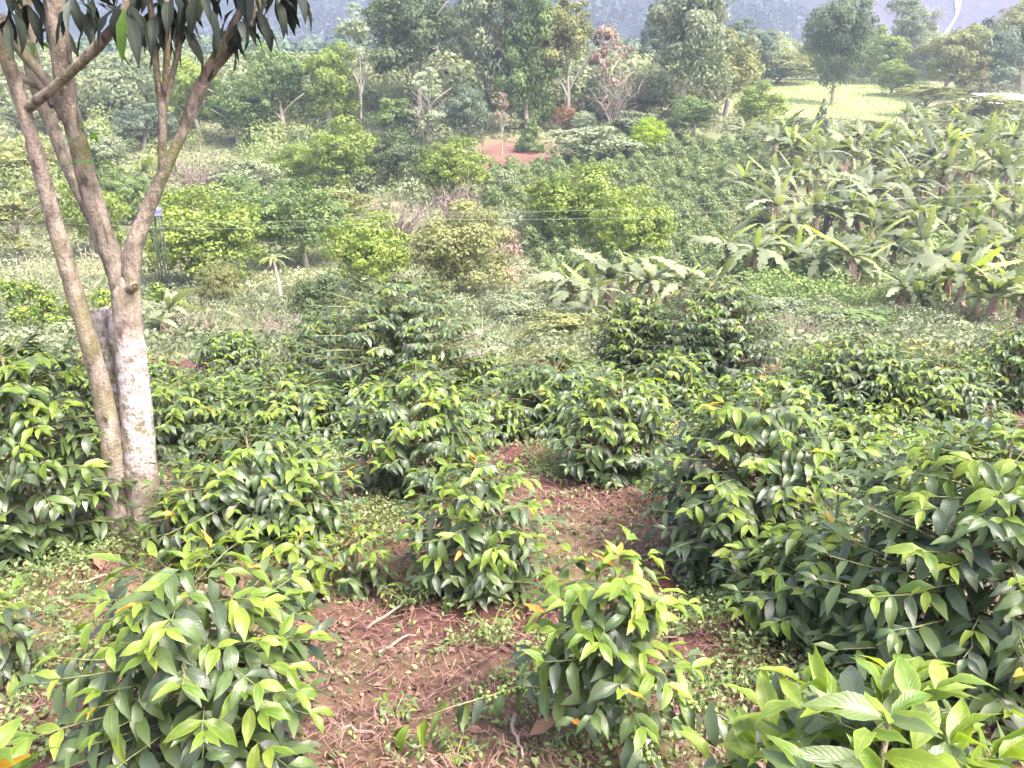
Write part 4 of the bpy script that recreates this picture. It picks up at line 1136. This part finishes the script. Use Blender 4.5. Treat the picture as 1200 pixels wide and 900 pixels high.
def house():
    x, y, z = at(1178, 136); dp = depth((x, y, z)); s = dp / F
    h_ = empty('farm_shed', (x, y, z), 'low farm shed with a white roof at the right edge above the bananas', 'shed')
    WM = plain_mat('shed_wall', (.16, .13, .10)); RM = plain_mat('white_sheet_roof', (.82, .82, .8), (.72, .72, .7), .5, 1.0)
    # two wings
    for (x0, x1, y0, y1, hw, hr) in ((-36 * s, -9.2 * s, 0, 3.4, 13 * s, 7 * s), (-9 * s, 42 * s, 1.0, 5.5, 17 * s, 9 * s)):
        mb = MB(); mb.box((x0, y0, -.4), (x1, y0 + .15, hw)); mb.box((x0, y1 - .15, -.4), (x1, y1, hw + .8 * hr))
        mb.box((x0, y0 + .16, -.4), (x0 + .15, y1 - .16, hw)); mb.box((x1 - .15, y0 + .16, -.4), (x1, y1 - .16, hw))
        mb.build('wall', WM, h_, smooth=False)
        n = max(3, int((x1 - x0) / .9)); wv = (x1 - x0 + .6) / n
        for k in range(n):
            mb = MB(); xa = x0 - .3 + k * wv
            zz0 = .02 * (k % 2)
            Vv = []
            for (yy_, zz_) in ((y0 - .4, hw + .03), (y1 + .1, hw + hr)):
                for xx_ in (xa, xa + wv * .5, xa + wv * .98): Vv.append((xx_, yy_, zz_ + zz0 + (.05 if xx_ == xa + wv * .5 else 0)))
                for xx_ in (xa, xa + wv * .5, xa + wv * .98): Vv.append((xx_, yy_, zz_ + zz0 + .03 + (.05 if xx_ == xa + wv * .5 else 0)))
            mb.add(Vv, [(3, 4, 10, 9), (4, 5, 11, 10), (0, 6, 7, 1), (1, 7, 8, 2), (0, 1, 4, 3), (1, 2, 5, 4), (6, 9, 10, 7), (7, 10, 11, 8), (0, 3, 9, 6), (2, 8, 11, 5)])
            mb.build('roof_sheet', RM, h_, smooth=False)
    mb = MB(); mb.box((-5 * s, .94, -.3), (-1 * s, .99, 12 * s)); mb.build('door', plain_mat('door_wood', (.16, .1, .06)), h_)
house()

x, y, z = at(268, 158); H = 60 * depth((x, y, z)) / F
mb = MB(); mb.tube([(0, 0, -.2), (-.1, 0, H * .5), (-.25, 0, H)], [.13, .1, .07], n=8); o = mb.build('dead_trunk', M_BARKP); o.location = (x, y, z)
tag(o, 'thin white leafless trunk standing before the left side of the wood', 'tree')
x, y, z = at(423, 160); H = 68 * depth((x, y, z)) / F

# a bundle of cloth hung low among the coffee shrubs: pink with a dark blue fold
x, y, z = at(583, 506)
bun = empty('cloth_bundle', (x, y, z), 'small pink and dark blue cloth bundle glimpsed between the coffee shrubs', 'cloth bundle', scale=(.95, .95, .95))
def cloth_lump(name, c, r, mat, seed):
    rg = np.random.RandomState(seed); Vv = []; n1_, n2_ = 12, 18
    for i_ in range(n1_ + 1):
        th = .03 + (PI - .06) * i_ / n1_
        for k in range(n2_):
            a = 2 * PI * k / n2_; f = 1 + .16 * math.sin(a * 4 + i_ * .7 + seed) + .1 * math.sin(a * 9 + i_)
            Vv.append((c[0] + r[0] * math.sin(th) * math.cos(a) * f, c[1] + r[1] * math.sin(th) * math.sin(a) * f, c[2] + r[2] * math.cos(th) * (1 + .06 * rg.rand())))
    mb = MB(); mb.add(Vv, [(i_ * n2_ + k, (i_ + 1) * n2_ + k, (i_ + 1) * n2_ + (k + 1) % n2_, i_ * n2_ + (k + 1) % n2_) for i_ in range(n1_) for k in range(n2_)])
    mb.build(name, mat, bun)
cloth_lump('pink_cloth', (0, 0, .20), (.12, .09, .21), plain_mat('pink_cloth', (.75, .30, .36), (.6, .2, .28), .9, 20), 1)
cloth_lump('blue_cloth', (.04, -.06, .27), (.07, .05, .09), plain_mat('dark_blue_cloth', (.05, .06, .14), None, .9), 2)

# ------------------------------------------------------------------ ground stuff
BKX, BKY, _ = at(592, 176)
def on_bank(x, y): return (np.abs(x - BKX) / 3.4) ** 2 + (np.abs(y - BKY + 2.2) / 5.2) ** 2 < 1 + fbm(x, y, 2)
def cards(P, L, W, rng, upb=1.0, tint=None, lie=False, bend=0.0):
    n = len(P)
    nrm = rng.normal(size=(n, 3)) * (.25 if lie else .8); nrm[:, 2] += upb; nrm /= np.linalg.norm(nrm, axis=1)[:, None]
    t = rng.normal(size=(n, 3)); t -= nrm * (t * nrm).sum(1)[:, None]; t /= np.linalg.norm(t, axis=1)[:, None]
    b = np.cross(nrm, t)
    V = np.stack([P - t * L * .5, P + b * W * .5 + nrm * L * bend, P + t * L * .5, P - b * W * .5 + nrm * L * bend], 1).reshape(-1, 3)
    return V, np.arange(4 * n).reshape(n, 4), np.repeat(rng.rand(n) if tint is None else tint, 4)
def blades(x, y, z, H, W, rng, lean=.35, segs=1):
    n = len(x); a = rng.rand(n) * 6.28; P = np.stack([x, y, z], 1)
    d = np.stack([np.cos(a), np.sin(a), np.zeros(n)], 1); l = (rng.rand(n) * lean)[:, None] * H[:, None]
    tdir = rng.normal(size=(n, 3)) * lean * .5 * H[:, None]; tdir[:, 2] = 0
    up = np.array([0, 0, 1.])
    V = np.stack([P - d * W[:, None] / 2, P + d * W[:, None] / 2, P + tdir * .5 + up * H[:, None] * .6 + d * W[:, None] * .4, P + tdir * 1.8 + up * H[:, None]], 1).reshape(-1, 3)
    return V, np.arange(4 * n).reshape(n, 4), np.repeat(rng.rand(n), 4)
def stuff(name, label, cat, V, Q, t, mat):
    o = link(name, mesh_np(name, V, Q, tint=t, mats=[mat])); tag(o, label, cat, kind='stuff'); return o
def near_z(x, y):
    return hgt(x, y) + (0.05 * fbm(x * 2.2, y * 2.2, 3) + 0.07 * fbm(x * 9, y * 9, 3)) * np.clip((13 - y) / 2, 0, 1) * np.clip((8 - np.abs(x)) / 1.5, 0, 1)

rng = np.random.RandomState(77)
# straw: thin curved reddish twigs and stalks lying over the soil
n = 52000
y = .9 + 11.5 * rng.rand(n) ** 1.4; x = (rng.rand(n) - .5) * (y * 1.5 + 1.5)
keep = fbm(x * .8, y * .8 + 4, 3) > -.35
x, y = x[keep], y[keep]; n = len(x)
z = near_z(x, y) + .012 + rng.rand(n) * .03
a = rng.rand(n) * 6.28; L = rng.uniform(.02, .11, n); W = rng.uniform(.0008, .0026, n) * np.clip(y / 4, .8, 2)
cur = rng.normal(size=n) * .5; V = []
for s in (-.5, 0, .5):
    aa = a + cur * s; cx = x + np.cos(aa) * L * s; cy = y + np.sin(aa) * L * s; cz = z + rng.normal(size=n) * .008
    for e in (-1, 1): V.append(np.stack([cx - np.sin(aa) * W * e, cy + np.cos(aa) * W * e, cz], 1))
V = np.stack(V, 1).reshape(-1, 3); k = np.arange(n) * 6
Q = np.stack([np.stack([k, k + 1, k + 3, k + 2], 1), np.stack([k + 2, k + 3, k + 5, k + 4], 1)], 1).reshape(-1, 4)
stuff('straw_litter', 'reddish straw and twigs strewn over the bare soil', 'litter', V, Q, np.repeat(rng.rand(n), 6), M_LITTER)
# crumpled dead leaves and soil crumbs
n = 24000
y = .9 + 10 * rng.rand(n) ** 1.3; x = (rng.rand(n) - .5) * (y * 1.5 + 1.5); z = near_z(x, y) + .012
L = rng.uniform(.012, .05, n)[:, None]
V, Q, t = cards(np.stack([x, y, z], 1), L, L * .55, rng, upb=1.2, bend=.15, tint=rng.rand(n) ** 2.2)
stuff('leaf_litter', 'small crumpled brown dead leaves covering the soil', 'litter', V, Q, t, M_LITTER)
# weeds
def weeds(name, label, patches, dens, rng, mat, hmax=.16, ls=.03):
    VV = []; QQ = []; TT = []; n0 = 0
    for (px, py, w, h) in patches:
        c = at(px, py); c2 = at(px, max(440, py - h / 2)); rx = w * depth(c) / F / 2; ry = max(.1, c2[1] - c[1])
        n = int(dens * rx * ry * 3.1) + 60
        r = np.sqrt(rng.rand(n)); a = rng.rand(n) * 6.28
        x = c[0] + np.cos(a) * r * rx * (1 + .3 * rng.normal(size=n) * .4); y = c[1] + np.sin(a) * r * ry
        keep = fbm(x * 5, y * 5 + 9, 2) > -.2; x, y, r = x[keep], y[keep], r[keep]; n = len(x)
        hh = hmax * (1 - .7 * r) * (.4 + .6 * rng.rand(n)) * rng.rand(n)
        z = near_z(x, y) + hh + .012
        L = rng.uniform(.5, 1.4, n)[:, None] * ls
        V, Q, t = cards(np.stack([x, y, z], 1), L, L * .5, rng, upb=1.0, bend=.12)
        VV.append(V); QQ.append(Q + n0); TT.append(t); n0 += len(V)
    return stuff(name, label, 'weeds', np.concatenate(VV), np.concatenate(QQ), np.concatenate(TT), mat)
weeds('weeds', 'low pale green weeds in patches between the coffee shrubs',
      [(430, 618, 120, 50), (500, 712, 90, 34), (590, 770, 150, 60), (655, 800, 190, 80), (860, 745, 190, 110), (900, 830, 330, 90), (820, 700, 120, 60), (160, 640, 190, 60), (60, 690, 140, 80), (60, 780, 130, 90),
       (1090, 850, 260, 90), (720, 880, 180, 60), (465, 845, 50, 26), (490, 890, 90, 30), (60, 850, 120, 90), (640, 545, 60, 40), (880, 690, 120, 60), (1000, 560, 160, 60), (110, 590, 120, 70), (1040, 790, 200, 70), (230, 850, 60, 40), (560, 860, 90, 40)], 4200, np.random.RandomState(4), M_WEED, hmax=.2, ls=.026)
weeds('creeping_weeds', 'thin scattering of tiny green seedlings on the red soil',
      [(600, 760, 1200, 420), (600, 600, 1200, 260), (600, 500, 1300, 140)], 260, np.random.RandomState(8), M_WEED, hmax=.04, ls=.028)
# a few single weed plants one can pick out
def weed_plant(px, py, wpx, hpx, label, seed):
    rng = random.Random(seed); x, y, z = at(px, py); dp = depth((x, y, z)); Rm = wpx * dp / F / 2; Hm = hpx * dp / F
    o = empty('weed_plant', (x, y, z), label, 'weed', 'single weeds on the soil')
    for k in range(7):
        a = k * 2.4 + rng.random(); l = Rm * rng.uniform(.6, 1)
        pts = [Vector((math.cos(a) * l * s, math.sin(a) * l * s, Hm * (1.2 * s - .5 * s * s) + .01)) for s in (0, .33, .66, 1)]
        mb = MB(); mb.tube([tuple(p) for p in pts], [.003, .0025, .002, .0015], n=4); mb.build('stalk', M_TWIG, o)
        for j in range(1, 4):
            for sd in (-1, 1):
                L = Vector((-math.sin(a) * sd + math.cos(a) * .6, math.cos(a) * sd + math.sin(a) * .6, .25))
                link('leaf', COF['young' if rng.random() < .5 else 'mid'][rng.randrange(5)], o, None, frame(L, UPV, pts[j], rng.uniform(.03, .05)))
weeds('weeds_between_rows', 'weeds and low shoots filling the ground between the back rows of coffee',
      [(150, 500, 420, 90), (330, 480, 300, 70), (620, 465, 300, 60), (900, 480, 420, 90), (1110, 540, 300, 120), (330, 560, 160, 60), (990, 640, 200, 90), (450, 500, 200, 60)], 1300, np.random.RandomState(14), M_F['coffee'], hmax=.3, ls=.055)
weed_plant(463, 842, 46, 24, 'small leafy weed on bare soil near the bottom, left of centre', 1)
weed_plant(200, 848, 40, 24, 'weed half under the large glossy coffee shrub', 2)
weed_plant(478, 712, 60, 30, 'leafy weed at the left end of the patch on the red soil', 3)
weed_plant(535, 892, 60, 24, 'bright round leaved weed at the bottom edge', 4)
weed_plant(575, 745, 80, 34, 'tall weed behind the low drooping branch of the leggy shrub', 5)

# fallen leaves and sticks that lie singly
FG = 'large fallen leaves on the soil'
for k, (px, py, lab, ang) in enumerate([(133, 716, 'upper of two tan fallen leaves left of the glossy shrub', .3), (149, 733, 'lower of two tan fallen leaves left of the glossy shrub', 1.3), (120, 676, 'brown fallen leaf near the tree foot', 2.2),
                                        (620, 872, 'dark red fallen leaf under the leggy shrub', .5), (440, 640, 'brown fallen leaf left of the compact shrub', 2.8), (800, 640, 'brown fallen leaf left of the tall broad shrub', 1.8), (395, 652, 'red brown fallen leaf behind the glossy shrub', .9)]):
    x, y, z = at(px, py); o = link('fallen_leaf', leaf_mesh('fallen_leaf', M_DEADLEAF, w=.22, droop=-.2, fold=.3, wave=.05, seed=40 + k)); o.scale = (.12,) * 3
    o.location = (x, y, z + .035); o.rotation_euler = (.2, -.1, ang); tag(o, lab, 'fallen leaf', FG)
for k, (x0, y0, x1, y1, lab) in enumerate([(442, 772, 487, 750, 'straight pale stick lying on the soil left of centre'), (600, 850, 612, 900, 'thin brown stick at the bottom, below the leggy shrub'), (425, 745, 500, 700, 'bent dry stick beside the weeds'),
                                           (470, 660, 545, 640, 'dry stick left of the compact shrub'), (700, 545, 760, 590, 'long dry stick on the bare red soil'), (95, 690, 160, 672, 'dark stick left of the glossy shrub'), (400, 860, 470, 880, 'brown stick at the bottom left of centre')]):
    a = Vector(at(x0, y0)); b = Vector(at(x1, y1)); mb = MB(); r0 = random.Random(k)
    mb.tube([tuple((b - a) * s + Vector((r0.gauss(0, .008), r0.gauss(0, .008), .035 + r0.gauss(0, .005)))) for s in np.linspace(0, 1, 7)], list(np.linspace(.008, .004, 7)), n=6)
    o = mb.build('dry_stick', M_DRYTWIG if k != 5 else M_STEM); o.location = a; tag(o, lab, 'stick', 'dry sticks on the soil')

# dry grass and scrub between the coffee plot and the valley
rng = np.random.RandomState(9)
n = 90000; y = 11.5 + 27 * rng.rand(n) ** 1.1; x = (rng.rand(n) - .5) * (y * 1.75)
tu = fbm(x * .7, y * .7, 3); keep = tu > -.25; x, y, tu = x[keep], y[keep], tu[keep]; n = len(x)
H = (.12 + .3 * rng.rand(n)) * (1 + tu) * np.clip((y - 10.5) / 4, .35, 1); W = .007 + .012 * rng.rand(n)
V, Q, t = blades(x, y, hgt(x, y), H, W, rng, lean=.5)
stuff('dry_grass', 'pale dry grass and weeds covering the dip behind the coffee plot', 'grass', V, Q, t, M_GRASS)
n = 70000; y = 12.5 + 27 * rng.rand(n) ** 1.1; x = (rng.rand(n) - .5) * (y * 1.75); tu = fbm(x * .35 + 7, y * .35, 3); keep = tu > -.15; x, y, tu = x[keep], y[keep], tu[keep]; n = len(x)
z = hgt(x, y) + rng.rand(n) * .75 * (tu + .25)
L = rng.uniform(.06, .16, n)[:, None]; V, Q, t = cards(np.stack([x, y, z], 1), L, L * .45, rng, upb=.7, bend=.1)
stuff('scrub', 'grey green tangled scrub in the dip behind the coffee plot', 'scrub', V, Q, t, M_F['olive'])
# hillside cover
n = 150000; y = 34 + 110 * rng.rand(n) ** 1.25; x = (rng.rand(n) - .5) * (y * 1.5 + 6)
mead = (y > 86) & (x > .235 * y) & (x < .50 * y); tu = fbm(x * .22 + 3, y * .22, 3); keep = (tu > -.3) & ~mead & ~on_bank(x, y); x, y, tu = x[keep], y[keep], tu[keep]; n = len(x)
z = hgt(x, y) + rng.rand(n) * (1.1 * np.clip(tu + .3, 0, 1))
L = rng.uniform(.12, .34, n)[:, None] * np.clip(y / 50, .8, 2.2)[:, None]; V, Q, t = cards(np.stack([x, y, z], 1), L, L * .5, rng, upb=.9, bend=.1, tint=np.clip(.5 + tu * .6 + rng.normal(size=n) * .25, 0, 1))
stuff('hillside_undergrowth', 'low green undergrowth covering the hillside across the valley', 'undergrowth', V, Q, t, M_COVER)
n = 26000; y = 85 + 62 * rng.rand(n); x = y * (.25 + .22 * rng.rand(n)); V, Q, t = blades(x, y, hgt(x, y) - .02, .10 + .14 * rng.rand(n), .05 + .06 * rng.rand(n), rng)
stuff('meadow_grass', 'bright yellow green grass of the meadow under the egg shaped tree', 'grass', V, Q, t, fol('meadow_grass', (0.20, 0.24, 0.09), (0.34, 0.36, 0.17)))

# far forest: one mass on the slopes behind and on the mountain
def forest_mass(name, label, n, ylo, yhi, hfun, size, per, cs, seed, mat, xr=.72, skip=None):
    rng = np.random.RandomState(seed)
    y = ylo + (yhi - ylo) * rng.rand(n) ** 1.1; x = (rng.rand(n) * 2 - 1) * y * xr
    k = ~on_bank(x, y)
    if skip is not None: k &= ~skip(x, y)
    x, y = x[k], y[k]; n = len(x)
    z = hfun(x, y); r = size * rng.uniform(.6, 1.3, n)
    d = rng.normal(size=(n, per, 3)); d[..., 2] = np.abs(d[..., 2]) - .25; d /= np.linalg.norm(d, axis=2)[..., None]
    P = np.stack([x, y, z + r * .7], 1)[:, None, :] + d * (r[:, None, None]) * np.array([1, 1, .9]) * rng.uniform(.75, 1.05, (n, per, 1))
    P = P.reshape(-1, 3); nr = d.reshape(-1, 3) + rng.normal(size=(n * per, 3)) * .4; nr /= np.linalg.norm(nr, axis=1)[:, None]
    t = rng.normal(size=(n * per, 3)); t -= nr * (t * nr).sum(1)[:, None]; t /= np.linalg.norm(t, axis=1)[:, None]; b = np.cross(nr, t)
    L = np.repeat(r, per)[:, None] * cs * rng.uniform(.6, 1.3, (n * per, 1))
    V = np.stack([P - t * L, P + b * L * .6, P + t * L, P - b * L * .6], 1).reshape(-1, 3)
    tt = np.repeat(np.clip(np.repeat(rng.rand(n), per) * .7 + rng.rand(n * per) * .3, 0, 1), 4)
    return stuff(name, label, 'forest', V, np.arange(len(V)).reshape(-1, 4), tt, mat)
wedge = lambda x, y: x > .19 * y + 5 * fbm(x / 9, y / 9, 2)
forest_mass('wood', 'wood of mixed green trees closing the far side of the valley', 800, 84, 114, hgt, 2.9, 420, .085, 21, fol('wood_foliage', (0.08, 0.11, 0.055), (0.30, 0.32, 0.16)), skip=wedge)
forest_mass('wood', 'trees behind the meadow and the white roofed shed', 420, 136, 170, hgt, 3.8, 520, .075, 22, fol('wood_edge_foliage', (0.09, 0.12, 0.05), (0.32, 0.34, 0.15)), skip=lambda x, y: x < .16 * y)
lefty = lambda x, y: (x > -.13 * y + 3 * fbm(x / 7, y / 7, 2)) | (fbm(x / 6 + 9, y / 6, 2) < -.1)
forest_mass('thicket', 'thicket of light green bushes on the left slope of the valley', 800, 46, 94, hgt, 1.15, 260, .10, 23, fol('thicket_foliage', (0.06, 0.09, 0.035), (0.28, 0.32, 0.12)), skip=lefty)
forest_mass('thicket', 'bushy undergrowth between the trees of the middle slope', 420, 46, 92, hgt, 1.1, 300, .10, 24, fol('thicket_foliage_grey', (0.06, 0.085, 0.045), (0.22, 0.25, 0.13)), skip=lambda x, y: (x > .02 * y) | (x < -.25 * y) | (fbm(x / 5 + 2, y / 5, 2) < -.1))
forest_mass('low_scrub', 'soft grey green scrub filling the dip behind the coffee plot', 1500, 13.5, 34, hgt, .42, 150, .12, 31, fol('scrub_foliage', (0.08, 0.10, 0.055), (0.25, 0.27, 0.16)), skip=lambda x, y: fbm(x / 3, y / 3 + 4, 2) < -.15)
forest_mass('banana_undergrowth', 'weeds and low bushes hiding the feet of the banana plants', 2600, 31, 76, hgt, .62, 150, .11, 27, M_F['mid'], skip=lambda x, y: (x < .27 * y) | (x > .75 * y) | (fbm(x / 3, y / 3, 2) < -.25))
forest_mass('far_forest', 'hazy blue green forest on the slopes beyond the valley', 1500, 150, 480, hgt, 3.6, 130, .17, 3, M_FARF)
forest_mass('mountain_forest', 'bluish forest covering the mountain behind', 2600, 450, 800, mh, 7.0, 90, .20, 5, fol('mountain_foliage', (0.012, 0.02, 0.022), (0.05, 0.07, 0.055), 0.15), skip=lambda x, y: (x > 150 + 40 * fbm(x / 60, y / 60, 2)) & (x < 900))

# ------------------------------------------------------------------ haze
m, nt, out = new_mat('haze_air')
pv = N(nt, 'ShaderNodeVolumePrincipled')
pv.inputs['Color'].default_value = (.60, .68, .90, 1); pv.inputs['Density'].default_value = .00075; pv.inputs['Anisotropy'].default_value = 0.2
nt.links.new(pv.outputs[0], out.inputs['Volume'])
mb = MB(); mb.box((-700, -70, -20), (700, 1450, 620))
o = mb.build('haze', m, smooth=False); tag(o, kind='stuff')
print('leaves', N_LEAF[0], 'objects', len(bpy.data.objects))
